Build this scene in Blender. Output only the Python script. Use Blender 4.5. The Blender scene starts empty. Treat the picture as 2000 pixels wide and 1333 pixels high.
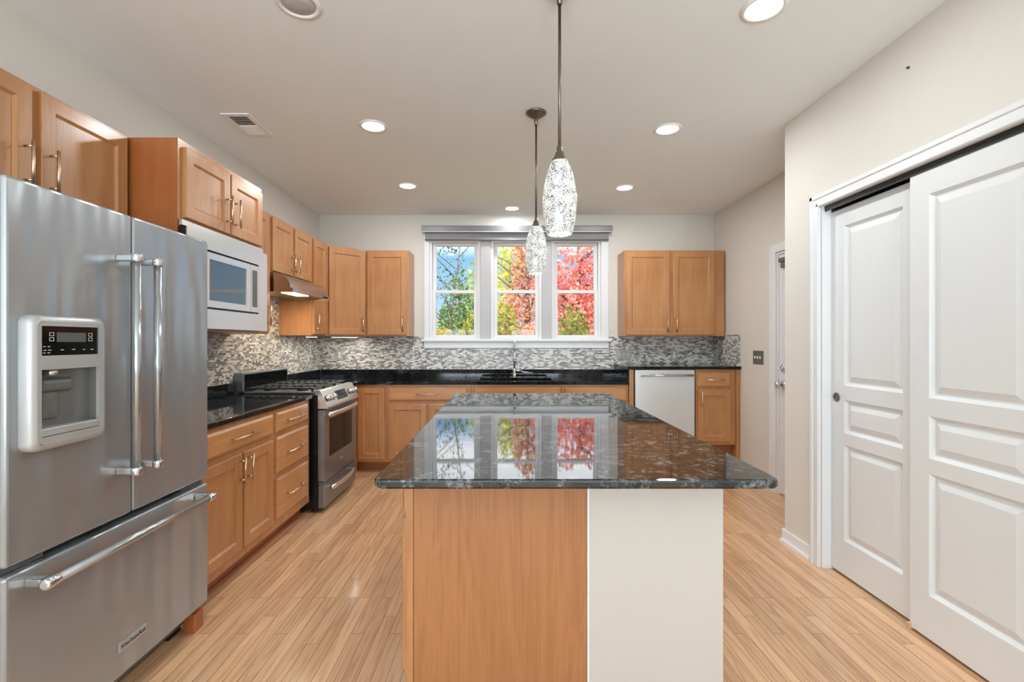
import bpy, bmesh, math, random
from mathutils import Vector, Matrix
random.seed(7)
S = bpy.context.scene
COL = S.collection

# ------------------------------------------------------------------ camera
F_PX, VPX, VPY = 935.0, 985.0, 666.5
CAM_H = 1.32
cd = bpy.data.cameras.new('camera')
cd.sensor_width = 36.0
cd.lens = F_PX / 2000.0 * 36.0
cd.shift_x = (1000.0 - VPX) / 2000.0
cd.clip_start = 0.05
cam = bpy.data.objects.new('camera', cd)
cam.location = (0, 0, CAM_H)
cam.rotation_euler = (math.radians(90), 0, 0)
COL.objects.link(cam)
S.camera = cam

# ------------------------------------------------------------------ world, sun, exposure
S.view_settings.view_transform = 'Standard'
S.view_settings.look = 'None'
S.view_settings.gamma = 1.0
S.view_settings.use_curve_mapping = False
S.view_settings.exposure = 0.0
try:
    S.cycles.use_denoising = True
    S.cycles.max_bounces = 10
    S.cycles.diffuse_bounces = 5
    S.cycles.glossy_bounces = 5
    S.cycles.transparent_max_bounces = 16
    S.cycles.sample_clamp_indirect = 6.0
    S.cycles.caustics_reflective = False
    S.cycles.caustics_refractive = False
except Exception:
    pass


def lin(r, g, b):
    f = lambda c: (c / 255.0 / 12.92) if c / 255.0 <= 0.04045 else ((c / 255.0 + 0.055) / 1.055) ** 2.4
    return (f(r), f(g), f(b), 1.0)


W = bpy.data.worlds.new('sky')
S.world = W
W.use_nodes = True
nt = W.node_tree
nt.nodes.clear()
wo = nt.nodes.new('ShaderNodeOutputWorld')
bg = nt.nodes.new('ShaderNodeBackground')
tc = nt.nodes.new('ShaderNodeTexCoord')
sx = nt.nodes.new('ShaderNodeSeparateXYZ')
rp = nt.nodes.new('ShaderNodeValToRGB')
nt.links.new(tc.outputs['Generated'], sx.inputs[0])
nt.links.new(sx.outputs['Z'], rp.inputs[0])
for _p, _c in ((0.0, (214, 236, 248)), (0.09, (176, 220, 252)), (0.17, (150, 208, 255)), (0.215, (250, 252, 255)), (1.0, (244, 248, 255))):
    if _p == 0.0:
        q = rp.color_ramp.elements[0]
    elif _p == 1.0:
        q = rp.color_ramp.elements[len(rp.color_ramp.elements) - 1]
    else:
        q = rp.color_ramp.elements.new(_p)
    q.position = _p
    q.color = lin(*_c)
# unseen white glow added above the blue band to whiten the island reflection
st = nt.nodes.new('ShaderNodeMapRange')
st.inputs['From Min'].default_value = 0.17
st.inputs['From Max'].default_value = 0.23
st.inputs['To Min'].default_value = 1.05
st.inputs['To Max'].default_value = 2.6
nt.links.new(sx.outputs['Z'], st.inputs['Value'])
nt.links.new(rp.outputs[0], bg.inputs[0])
nt.links.new(st.outputs[0], bg.inputs[1])
nt.links.new(bg.outputs[0], wo.inputs[0])

sd = bpy.data.lights.new('sun', 'SUN')
sd.energy = 4.2
sd.angle = math.radians(1.0)
sd.color = (1.0, 0.95, 0.86)
sun = bpy.data.objects.new('sun', sd)
sun.rotation_euler = (math.radians(48), 0, math.radians(-28))
COL.objects.link(sun)


def area(name, loc, rot, sx_, sy_, power, color=(1, 1, 1), shape='RECTANGLE', spread=180, parent=None):
    l = bpy.data.lights.new(name, 'AREA')
    l.shape = shape
    l.size = sx_
    l.size_y = sy_
    l.energy = power
    l.color = color
    l.spread = math.radians(spread)
    o = bpy.data.objects.new(name, l)
    o.rotation_euler = rot
    COL.objects.link(o)
    if parent:
        o.parent = parent
        o.location = Vector(loc) - wloc(parent)
    else:
        o.location = loc
    return o


def wloc(o):
    v = Vector((0, 0, 0))
    while o:
        v = v + o.location
        o = o.parent
    return v


REAR_Y = -3.6
# added area lights standing in for daylight from behind, tilted up toward the ceiling
for _x in (-1.15, 0.95):
    area('rear_fill', (_x, REAR_Y + 0.02, 1.25), (math.radians(150), 0, 0), 1.5, 1.7, 172, (0.77, 0.90, 1.0))

# ------------------------------------------------------------------ materials
MATS = {}


def new_mat(name):
    m = bpy.data.materials.new(name)
    m.use_nodes = True
    n = m.node_tree
    b = n.nodes['Principled BSDF']
    MATS[name] = m
    return m, n, b


def simple(name, col, rough=0.5, metal=0.0, spec=0.5, coat=0.0, emit=None, es=0.0, ior=1.5, vary=0.04, vscale=6.0):
    m, n, b = new_mat(name)
    b.inputs['Roughness'].default_value = rough
    b.inputs['Metallic'].default_value = metal
    b.inputs['Specular IOR Level'].default_value = spec
    b.inputs['IOR'].default_value = ior
    b.inputs['Coat Weight'].default_value = coat
    if emit:
        b.inputs['Emission Color'].default_value = emit
        b.inputs['Emission Strength'].default_value = es
    t = n.nodes.new('ShaderNodeTexCoord')
    ns = n.nodes.new('ShaderNodeTexNoise')
    ns.inputs['Scale'].default_value = vscale
    ns.inputs['Detail'].default_value = 4
    n.links.new(t.outputs['Object'], ns.inputs['Vector'])
    r = n.nodes.new('ShaderNodeValToRGB')
    k0, k1 = 1 - vary, 1 + vary
    r.color_ramp.elements[0].color = (col[0] * k0, col[1] * k0, col[2] * k0, 1)
    r.color_ramp.elements[1].color = (min(1, col[0] * k1), min(1, col[1] * k1), min(1, col[2] * k1), 1)
    r.color_ramp.elements[0].position = .3
    r.color_ramp.elements[1].position = .7
    n.links.new(ns.outputs[0], r.inputs[0])
    n.links.new(r.outputs[0], b.inputs['Base Color'])
    return m


WALL = simple('wall_paint', lin(217, 213, 205), .65, vary=.012, vscale=1.5)
CEIL = simple('ceiling_paint', lin(241, 246, 246), .75, vary=.012, vscale=1.2)
WHITE = simple('white_trim_paint', lin(229, 231, 233), .35, vary=.01)
WINW = simple('white_window_vinyl', lin(226, 225, 226), .4, vary=.01)
KNEE = simple('island_wall_paint', lin(196, 191, 184), .6, vary=.012, vscale=1.5)
BLACK = simple('black_enamel', lin(14, 14, 15), .3)
DARK = simple('dark_void', lin(10, 9, 9), .8)
IRON = simple('cast_iron', lin(48, 50, 53), .45, vary=.2, vscale=40)
CHROME = simple('chrome', lin(214, 218, 222), .1, .9)
PULL = simple('brushed_nickel_pull', lin(226, 198, 168), .28, 1.0)
BRONZE = simple('pendant_metal', lin(120, 112, 102), .35, .9)
GREYPL = simple('grey_plastic', lin(95, 97, 97), .35)
OUTW = simple('outlet_white', lin(238, 236, 230), .35)
OUTG = simple('outlet_grey_plate', lin(172, 172, 164), .4)
STEELP = simple('brushed_switch_plate', lin(140, 136, 122), .4, .7)
SHADEF = simple('grey_shade_fabric', lin(134, 133, 136), .55, vary=.05, vscale=30)
SHADEM = simple('grey_shade_cassette', lin(124, 122, 122), .4, .2)
GLOSSB = simple('glossy_black_glass', lin(12, 13, 14), .06)
DISPLAY = simple('grey_display', lin(92, 94, 94), .2)
ICON = simple('icon_print', lin(200, 200, 200), .4)
MARK = simple('black_lettering', lin(18, 18, 18), .5)
HOLE = simple('dark_hook', lin(40, 36, 32), .5)


def maple(name, c0, c1, horiz=False, rough=.33):
    m, n, b = new_mat(name)
    t = n.nodes.new('ShaderNodeTexCoord')
    mp = n.nodes.new('ShaderNodeMapping')
    mp.inputs['Scale'].default_value = (3, 3, 30) if horiz else (24, 24, 2.2)
    n.links.new(t.outputs['Object'], mp.inputs[0])
    ns = n.nodes.new('ShaderNodeTexNoise')
    ns.inputs['Scale'].default_value = 1.0
    ns.inputs['Detail'].default_value = 6
    ns.inputs['Roughness'].default_value = .62
    ns.inputs['Distortion'].default_value = .6
    n.links.new(mp.outputs[0], ns.inputs['Vector'])
    big = n.nodes.new('ShaderNodeTexNoise')
    big.inputs['Scale'].default_value = 2.3
    n.links.new(t.outputs['Object'], big.inputs['Vector'])
    mx = n.nodes.new('ShaderNodeMath')
    mx.operation = 'MULTIPLY_ADD'
    mx.inputs[1].default_value = .45
    n.links.new(big.outputs[0], mx.inputs[0])
    mu = n.nodes.new('ShaderNodeMath')
    mu.operation = 'MULTIPLY'
    mu.inputs[1].default_value = .55
    n.links.new(ns.outputs[0], mu.inputs[0])
    n.links.new(mu.outputs[0], mx.inputs[2])
    r = n.nodes.new('ShaderNodeValToRGB')
    r.color_ramp.elements[0].position = .36
    r.color_ramp.elements[0].color = c0
    r.color_ramp.elements[1].position = .64
    r.color_ramp.elements[1].color = c1
    n.links.new(mx.outputs[0], r.inputs[0])
    n.links.new(r.outputs[0], b.inputs['Base Color'])
    b.inputs['Roughness'].default_value = rough
    b.inputs['Coat Weight'].default_value = .25
    b.inputs['Coat Roughness'].default_value = .2
    return m


MAPLE = maple('maple_wood', lin(168, 114, 70), lin(192, 140, 92))
MAPLEH = maple('maple_wood_horizontal', lin(176, 122, 76), lin(200, 148, 98), True)
MAPLED = maple('maple_shaded_dark', lin(150, 84, 40), lin(172, 102, 54))  # maple darkened for the cabinet side in shade; also the brown block
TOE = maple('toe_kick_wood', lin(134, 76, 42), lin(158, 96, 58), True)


def panel_wood():
    m, n, b = new_mat('island_panel_wood')
    t = n.nodes.new('ShaderNodeTexCoord')
    mp = n.nodes.new('ShaderNodeMapping')
    mp.inputs['Scale'].default_value = (9, 9, .9)
    n.links.new(t.outputs['Object'], mp.inputs[0])
    ns = n.nodes.new('ShaderNodeTexNoise')
    ns.inputs['Scale'].default_value = 1.0
    ns.inputs['Detail'].default_value = 3
    ns.inputs['Distortion'].default_value = 1.2
    n.links.new(mp.outputs[0], ns.inputs['Vector'])
    mm = n.nodes.new('ShaderNodeMath')
    mm.operation = 'MULTIPLY'
    mm.inputs[1].default_value = 9.0
    n.links.new(ns.outputs[0], mm.inputs[0])
    fr = n.nodes.new('ShaderNodeMath')
    fr.operation = 'PINGPONG'
    fr.inputs[1].default_value = 1.0
    n.links.new(mm.outputs[0], fr.inputs[0])
    mp2 = n.nodes.new('ShaderNodeMapping')
    mp2.inputs['Scale'].default_value = (140, 140, 5)
    n.links.new(t.outputs['Object'], mp2.inputs[0])
    n2 = n.nodes.new('ShaderNodeTexNoise')
    n2.inputs['Scale'].default_value = 1.0
    n2.inputs['Detail'].default_value = 4
    n.links.new(mp2.outputs[0], n2.inputs['Vector'])
    ad = n.nodes.new('ShaderNodeMix')
    ad.inputs[0].default_value = .75
    n.links.new(fr.outputs[0], ad.inputs[2])
    n.links.new(n2.outputs[0], ad.inputs[3])
    r = n.nodes.new('ShaderNodeValToRGB')
    r.color_ramp.elements[0].position = .12
    r.color_ramp.elements[0].color = lin(148, 96, 58)
    r.color_ramp.elements[1].position = .6
    r.color_ramp.elements[1].color = lin(170, 117, 75)
    n.links.new(ad.outputs[0], r.inputs[0])
    n.links.new(r.outputs[0], b.inputs['Base Color'])
    b.inputs['Roughness'].default_value = .4
    return m


PANEL = panel_wood()


def oak_floor():
    m, n, b = new_mat('oak_floor')
    g = n.nodes.new('ShaderNodeNewGeometry')
    sp = n.nodes.new('ShaderNodeSeparateXYZ')
    cb = n.nodes.new('ShaderNodeCombineXYZ')
    n.links.new(g.outputs['Position'], sp.inputs[0])
    n.links.new(sp.outputs['Y'], cb.inputs['X'])
    n.links.new(sp.outputs['X'], cb.inputs['Y'])
    br = n.nodes.new('ShaderNodeTexBrick')
    br.inputs['Scale'].default_value = 1.0
    br.inputs['Brick Width'].default_value = .82
    br.inputs['Row Height'].default_value = .0575
    br.inputs['Mortar Size'].default_value = .0011
    br.inputs['Mortar Smooth'].default_value = .0
    br.inputs['Color1'].default_value = (0, 0, 0, 1)
    br.inputs['Color2'].default_value = (1, 1, 1, 1)
    br.inputs['Mortar'].default_value = (.5, .5, .5, 1)
    br.offset = .37
    br.offset_frequency = 3
    br.squash = .7
    br.squash_frequency = 5
    n.links.new(cb.outputs[0], br.inputs['Vector'])
    # per board shift of the grain
    sc = n.nodes.new('ShaderNodeVectorMath')
    sc.operation = 'SCALE'
    sc.inputs['Scale'].default_value = 37.0
    n.links.new(br.outputs['Color'], sc.inputs[0])
    mpp = n.nodes.new('ShaderNodeMapping')
    mpp.inputs['Scale'].default_value = (1.3, 22, 1)
    n.links.new(cb.outputs[0], mpp.inputs[0])
    ad = n.nodes.new('ShaderNodeVectorMath')
    ad.operation = 'ADD'
    n.links.new(mpp.outputs[0], ad.inputs[0])
    n.links.new(sc.outputs[0], ad.inputs[1])
    n1 = n.nodes.new('ShaderNodeTexNoise')
    n1.inputs['Scale'].default_value = 1.0
    n1.inputs['Detail'].default_value = 2
    n1.inputs['Distortion'].default_value = .5
    n.links.new(ad.outputs[0], n1.inputs['Vector'])
    mm = n.nodes.new('ShaderNodeMath')
    mm.operation = 'MULTIPLY'
    mm.inputs[1].default_value = 11.0
    n.links.new(n1.outputs[0], mm.inputs[0])
    pp = n.nodes.new('ShaderNodeMath')
    pp.operation = 'PINGPONG'
    pp.inputs[1].default_value = 1.0
    n.links.new(mm.outputs[0], pp.inputs[0])
    pw = n.nodes.new('ShaderNodeMath')
    pw.operation = 'POWER'
    pw.inputs[1].default_value = .45
    n.links.new(pp.outputs[0], pw.inputs[0])
    mp2 = n.nodes.new('ShaderNodeMapping')
    mp2.inputs['Scale'].default_value = (7, 260, 1)
    n.links.new(cb.outputs[0], mp2.inputs[0])
    n2 = n.nodes.new('ShaderNodeTexNoise')
    n2.inputs['Scale'].default_value = 1.0
    n2.inputs['Detail'].default_value = 3
    n.links.new(mp2.outputs[0], n2.inputs['Vector'])
    r = n.nodes.new('ShaderNodeValToRGB')
    r.color_ramp.elements[0].position = .25
    r.color_ramp.elements[0].color = lin(198, 152, 113)
    r.color_ramp.elements[1].position = .85
    r.color_ramp.elements[1].color = lin(226, 186, 146)
    mixg = n.nodes.new('ShaderNodeMix')
    mixg.inputs[0].default_value = .35
    n.links.new(pw.outputs[0], mixg.inputs[2])
    n.links.new(n2.outputs[0], mixg.inputs[3])
    n.links.new(mixg.outputs[0], r.inputs[0])
    # board tint
    tint = n.nodes.new('ShaderNodeValToRGB')
    tint.color_ramp.elements[0].color = (.80, .76, .72, 1)
    tint.color_ramp.elements[1].color = (1.08, 1.06, 1.05, 1)
    n.links.new(br.outputs['Color'], tint.inputs[0])
    mul = n.nodes.new('ShaderNodeMix')
    mul.data_type = 'RGBA'
    mul.blend_type = 'MULTIPLY'
    mul.inputs[0].default_value = 1.0
    n.links.new(r.outputs[0], mul.inputs[6])
    n.links.new(tint.outputs[0], mul.inputs[7])
    # seams
    seam = n.nodes.new('ShaderNodeMix')
    seam.data_type = 'RGBA'
    n.links.new(br.outputs['Fac'], seam.inputs[0])
    n.links.new(mul.outputs[2], seam.inputs[6])
    seam.inputs[7].default_value = lin(120, 78, 46)
    n.links.new(seam.outputs[2], b.inputs['Base Color'])
    b.inputs['Roughness'].default_value = .32
    b.inputs['Coat Weight'].default_value = .5
    b.inputs['Coat Roughness'].default_value = .12
    return m


FLOOR = oak_floor()


def granite(name, c1=(62, 66, 66), rough=.03, ior=1.75, tint=(1, 1, 1, 1)):
    m, n, b = new_mat(name)
    g = n.nodes.new('ShaderNodeNewGeometry')
    n1 = n.nodes.new('ShaderNodeTexNoise')
    n1.inputs['Scale'].default_value = 55
    n1.inputs['Detail'].default_value = 7
    n1.inputs['Roughness'].default_value = .7
    n.links.new(g.outputs['Position'], n1.inputs['Vector'])
    n2 = n.nodes.new('ShaderNodeTexNoise')
    n2.inputs['Scale'].default_value = 14
    n2.inputs['Detail'].default_value = 4
    n2.inputs['Distortion'].default_value = 1.0
    n.links.new(g.outputs['Position'], n2.inputs['Vector'])
    mi = n.nodes.new('ShaderNodeMix')
    mi.inputs[0].default_value = .4
    n.links.new(n1.outputs[0], mi.inputs[2])
    n.links.new(n2.outputs[0], mi.inputs[3])
    r = n.nodes.new('ShaderNodeValToRGB')
    r.color_ramp.elements[0].position = .42
    r.color_ramp.elements[0].color = lin(9, 10, 10)
    r.color_ramp.elements[1].position = .66
    r.color_ramp.elements[1].color = lin(*c1)
    e1 = r.color_ramp.elements.new(.52)
    e1.color = lin(30, 32, 33)
    n.links.new(mi.outputs[0], r.inputs[0])
    n.links.new(r.outputs[0], b.inputs['Base Color'])
    b.inputs['Roughness'].default_value = rough
    b.inputs['IOR'].default_value = ior
    b.inputs['Specular Tint'].default_value = tint
    return m


GRAN = granite('island_granite', c1=(128, 132, 134), rough=.035, ior=1.74, tint=(.8, .92, 1, 1))
GRANB = granite('black_granite', c1=(40, 42, 43), rough=.05, ior=1.33)


def mosaic(name, axis):
    m, n, b = new_mat(name)
    g = n.nodes.new('ShaderNodeNewGeometry')
    sp = n.nodes.new('ShaderNodeSeparateXYZ')
    cb = n.nodes.new('ShaderNodeCombineXYZ')
    n.links.new(g.outputs['Position'], sp.inputs[0])
    n.links.new(sp.outputs[axis], cb.inputs['X'])
    n.links.new(sp.outputs['Z'], cb.inputs['Y'])
    br = n.nodes.new('ShaderNodeTexBrick')
    br.inputs['Scale'].default_value = 1.0
    br.inputs['Brick Width'].default_value = .046
    br.inputs['Row Height'].default_value = .0152
    br.inputs['Mortar Size'].default_value = .0011
    br.inputs['Mortar Smooth'].default_value = .0
    br.inputs['Color1'].default_value = (0, 0, 0, 1)
    br.inputs['Color2'].default_value = (1, 1, 1, 1)
    br.inputs['Mortar'].default_value = (.5, .5, .5, 1)
    br.offset = .43
    br.offset_frequency = 2
    br.squash = .55
    br.squash_frequency = 3
    n.links.new(cb.outputs[0], br.inputs['Vector'])
    r = n.nodes.new('ShaderNodeValToRGB')
    r.color_ramp.interpolation = 'CONSTANT'
    cols = [(0, (116, 114, 112)), (.16, (206, 201, 193)), (.30, (148, 146, 143)), (.42, (226, 222, 214)),
            (.56, (172, 169, 164)), (.68, (130, 130, 131)), (.78, (216, 211, 203)), (.92, (84, 84, 88))]
    r.color_ramp.elements[0].position = 0
    r.color_ramp.elements[0].color = lin(*cols[0][1])
    r.color_ramp.elements[1].position = cols[1][0]
    r.color_ramp.elements[1].color = lin(*cols[1][1])
    for p, c in cols[2:]:
        q = r.color_ramp.elements.new(p)
        q.color = lin(*c)
    n.links.new(br.outputs['Color'], r.inputs[0])
    ns = n.nodes.new('ShaderNodeTexNoise')
    ns.inputs['Scale'].default_value = 90
    ns.inputs['Detail'].default_value = 3
    n.links.new(g.outputs['Position'], ns.inputs['Vector'])
    mv = n.nodes.new('ShaderNodeMix')
    mv.data_type = 'RGBA'
    mv.blend_type = 'OVERLAY'
    mv.inputs[0].default_value = .5
    n.links.new(r.outputs[0], mv.inputs[6])
    n.links.new(ns.outputs[0], mv.inputs[7])
    gr = n.nodes.new('ShaderNodeMix')
    gr.data_type = 'RGBA'
    n.links.new(br.outputs['Fac'], gr.inputs[0])
    n.links.new(mv.outputs[2], gr.inputs[6])
    gr.inputs[7].default_value = lin(196, 193, 186)
    n.links.new(gr.outputs[2], b.inputs['Base Color'])
    b.inputs['Roughness'].default_value = .3
    return m


TILEX = mosaic('mosaic_tile_back', 'X')
TILEY = mosaic('mosaic_tile_side', 'Y')


def steel(name, col, rough, wavy=0.0, stretch=(1, 1, 60), aniso=.0, metal=1.0):
    m, n, b = new_mat(name)
    t = n.nodes.new('ShaderNodeTexCoord')
    mp = n.nodes.new('ShaderNodeMapping')
    mp.inputs['Scale'].default_value = stretch
    n.links.new(t.outputs['Object'], mp.inputs[0])
    ns = n.nodes.new('ShaderNodeTexNoise')
    ns.inputs['Scale'].default_value = 5
    ns.inputs['Detail'].default_value = 3
    n.links.new(mp.outputs[0], ns.inputs['Vector'])
    r = n.nodes.new('ShaderNodeMapRange')
    r.inputs['To Min'].default_value = rough * .96
    r.inputs['To Max'].default_value = rough * 1.04
    n.links.new(ns.outputs[0], r.inputs['Value'])
    n.links.new(r.outputs[0], b.inputs['Roughness'])
    b.inputs['Base Color'].default_value = col
    b.inputs['Metallic'].default_value = metal
    b.inputs['Anisotropic'].default_value = aniso
    if wavy:
        n2 = n.nodes.new('ShaderNodeTexNoise')
        n2.inputs['Scale'].default_value = 2.6
        n2.inputs['Detail'].default_value = 1
        mp2 = n.nodes.new('ShaderNodeMapping')
        mp2.inputs['Scale'].default_value = (1, 2.6, .55)
        n.links.new(t.outputs['Object'], mp2.inputs[0])
        n.links.new(mp2.outputs[0], n2.inputs['Vector'])
        bp = n.nodes.new('ShaderNodeBump')
        bp.inputs['Strength'].default_value = 1.0
        bp.inputs['Distance'].default_value = wavy
        n.links.new(n2.outputs[0], bp.inputs['Height'])
        n.links.new(bp.outputs[0], b.inputs['Normal'])
    return m


STEEL = steel('fridge_steel', lin(168, 174, 178), .25, wavy=.03, metal=.6, stretch=(1, 1, 40))
STEELH = steel('handle_steel', lin(184, 190, 194), .18, metal=.78)
STEELM = steel('microwave_steel', lin(226, 222, 215), .26, metal=.8)
STEELD = steel('dishwasher_steel', lin(222, 226, 227), .34, metal=.7)
STEELR = steel('range_steel', lin(138, 142, 144), .28, metal=.7)
STEELHD = steel('hood_steel', lin(180, 172, 165), .2)
DISPG = simple('dispenser_grey', lin(178, 180, 180), .38, .35)
BAYG = simple('dispenser_bay_grey', lin(118, 119, 118), .3, .3)


def ovenglass():
    return simple('oven_glass', lin(30, 34, 34), .07, ior=1.7)


OVENG = simple('oven_glass', lin(26, 30, 30), .12, ior=1.25)
MICROG = simple('microwave_glass', lin(66, 62, 56), .05, ior=2.2)


def doorwhite():
    m, n, b = new_mat('moulded_door_white')
    t = n.nodes.new('ShaderNodeTexCoord')
    mp = n.nodes.new('ShaderNodeMapping')
    mp.inputs['Scale'].default_value = (60, 60, 4)
    n.links.new(t.outputs['Object'], mp.inputs[0])
    ns = n.nodes.new('ShaderNodeTexNoise')
    ns.inputs['Scale'].default_value = 1.3
    ns.inputs['Detail'].default_value = 5
    ns.inputs['Distortion'].default_value = .8
    n.links.new(mp.outputs[0], ns.inputs['Vector'])
    bp = n.nodes.new('ShaderNodeBump')
    bp.inputs['Strength'].default_value = .35
    bp.inputs['Distance'].default_value = .0015
    n.links.new(ns.outputs[0], bp.inputs['Height'])
    n.links.new(bp.outputs[0], b.inputs['Normal'])
    b.inputs['Base Color'].default_value = lin(225, 228, 230)
    b.inputs['Roughness'].default_value = .42
    return m


DOORW = doorwhite()


def glass():
    m, n, b = new_mat('window_glass')
    n.nodes.remove(b)
    out = n.nodes['Material Output']
    tr = n.nodes.new('ShaderNodeBsdfTransparent')
    gl = n.nodes.new('ShaderNodeBsdfGlossy')
    gl.inputs['Roughness'].default_value = .02
    fr = n.nodes.new('ShaderNodeFresnel')
    fr.inputs[0].default_value = 1.2
    mx = n.nodes.new('ShaderNodeMixShader')
    n.links.new(fr.outputs[0], mx.inputs[0])
    n.links.new(tr.outputs[0], mx.inputs[1])
    n.links.new(gl.outputs[0], mx.inputs[2])
    n.links.new(mx.outputs[0], out.inputs[0])
    return m


GLASS = glass()


def crackle():
    m, n, b = new_mat('crackle_mosaic_glass')
    t = n.nodes.new('ShaderNodeTexCoord')
    ns = n.nodes.new('ShaderNodeTexNoise')
    ns.inputs['Scale'].default_value = 30
    n.links.new(t.outputs['Object'], ns.inputs['Vector'])
    mxv = n.nodes.new('ShaderNodeMix')
    mxv.data_type = 'VECTOR'
    mxv.inputs[0].default_value = .03
    n.links.new(t.outputs['Object'], mxv.inputs[4])
    n.links.new(ns.outputs['Color'], mxv.inputs[5])
    mp = n.nodes.new('ShaderNodeMapping')
    mp.inputs['Scale'].default_value = (1, 1, .7)
    mp.inputs['Rotation'].default_value = (.3, .5, .2)
    n.links.new(mxv.outputs[1], mp.inputs[0])
    v1 = n.nodes.new('ShaderNodeTexVoronoi')
    v1.feature = 'DISTANCE_TO_EDGE'
    v1.inputs['Scale'].default_value = 150
    n.links.new(mp.outputs[0], v1.inputs['Vector'])
    gt = n.nodes.new('ShaderNodeTexNoise')
    gt.inputs['Scale'].default_value = 40
    gt.inputs['Detail'].default_value = 2
    n.links.new(t.outputs['Object'], gt.inputs['Vector'])
    th = n.nodes.new('ShaderNodeMapRange')
    th.inputs['From Min'].default_value = .35
    th.inputs['From Max'].default_value = .7
    th.inputs['To Min'].default_value = .035
    th.inputs['To Max'].default_value = .14
    n.links.new(gt.outputs[0], th.inputs['Value'])
    lt = n.nodes.new('ShaderNodeMath')
    lt.operation = 'LESS_THAN'
    n.links.new(v1.outputs['Distance'], lt.inputs[0])
    n.links.new(th.outputs[0], lt.inputs[1])
    mc = n.nodes.new('ShaderNodeMix')
    mc.data_type = 'RGBA'
    n.links.new(lt.outputs[0], mc.inputs[0])
    mc.inputs[6].default_value = lin(236, 235, 232)
    mc.inputs[7].default_value = lin(108, 108, 110)
    n.links.new(mc.outputs[2], b.inputs['Base Color'])
    n.links.new(mc.outputs[2], b.inputs['Emission Color'])
    b.inputs['Emission Strength'].default_value = .32
    b.inputs['Roughness'].default_value = .12
    return m


CRACK = crackle()
LENS = simple('lit_lens', lin(255, 252, 246), .4, emit=(1, .97, .92, 1), es=6.0)
LENSOFF = simple('unlit_lens', lin(190, 190, 192), .3)
WARM = simple('warm_lit_strip', lin(255, 240, 214), .4, emit=(1, .86, .66, 1), es=5.0)
BARK = simple('bark', lin(104, 96, 90), .9, vary=.3, vscale=12)
LAWN = simple('lawn_grass', lin(150, 150, 70), .95, vary=.25, vscale=1.5)


def leaf(name, cols):
    m, n, b = new_mat(name)
    g = n.nodes.new('ShaderNodeNewGeometry')
    r = n.nodes.new('ShaderNodeValToRGB')
    r.color_ramp.interpolation = 'CONSTANT'
    r.color_ramp.elements[0].position = 0
    r.color_ramp.elements[0].color = lin(*cols[0])
    r.color_ramp.elements[1].position = 1 / len(cols)
    r.color_ramp.elements[1].color = lin(*cols[1])
    for i, c in enumerate(cols[2:]):
        q = r.color_ramp.elements.new((i + 2) / len(cols))
        q.color = lin(*c)
    n.links.new(g.outputs['Random Per Island'], r.inputs[0])
    n.links.new(r.outputs[0], b.inputs['Base Color'])
    b.inputs['Roughness'].default_value = .6
    tl = n.nodes.new('ShaderNodeBsdfTranslucent')
    n.links.new(r.outputs[0], tl.inputs['Color'])
    ms = n.nodes.new('ShaderNodeMixShader')
    ms.inputs[0].default_value = .42
    n.links.new(b.outputs[0], ms.inputs[1])
    n.links.new(tl.outputs[0], ms.inputs[2])
    n.links.new(ms.outputs[0], n.nodes['Material Output'].inputs[0])
    return m


RED = leaf('red_maple_leaves', [(228, 138, 134), (236, 160, 150), (216, 116, 114), (246, 190, 180), (226, 148, 126)])
REDB = leaf('copper_maple_leaves', [(214, 150, 128), (226, 168, 150), (194, 132, 112), (206, 156, 112), (232, 190, 174)])
YEL = leaf('yellow_birch_leaves', [(226, 216, 96), (240, 230, 130), (206, 196, 80), (190, 200, 110)])
GRN = leaf('green_fir_needles', [(96, 132, 72), (124, 156, 84), (80, 112, 66), (150, 176, 110)])
OLV = leaf('olive_shrub_leaves', [(150, 150, 58), (176, 170, 74), (126, 130, 52), (198, 178, 96)])
GLD = leaf('golden_grass', [(206, 180, 100), (190, 170, 84), (220, 190, 130), (170, 164, 70)])
DKL = leaf('sparse_dark_leaves', [(92, 104, 72), (120, 130, 84), (76, 84, 66), (140, 150, 120)])

# ------------------------------------------------------------------ builders
AX, AY, AZ = Vector((1, 0, 0)), Vector((0, 1, 0)), Vector((0, 0, 1))


def tag(o, label=None, cat=None, group=None, kind=None):
    if label:
        o['label'] = label
    if cat:
        o['category'] = cat
    if group:
        o['group'] = group
    if kind:
        o['kind'] = kind
    return o


def thing(name, loc, label, cat, group=None):
    o = bpy.data.objects.new(name, None)
    o.empty_display_size = .05
    o.location = loc
    COL.objects.link(o)
    return tag(o, label, cat, group)


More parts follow.
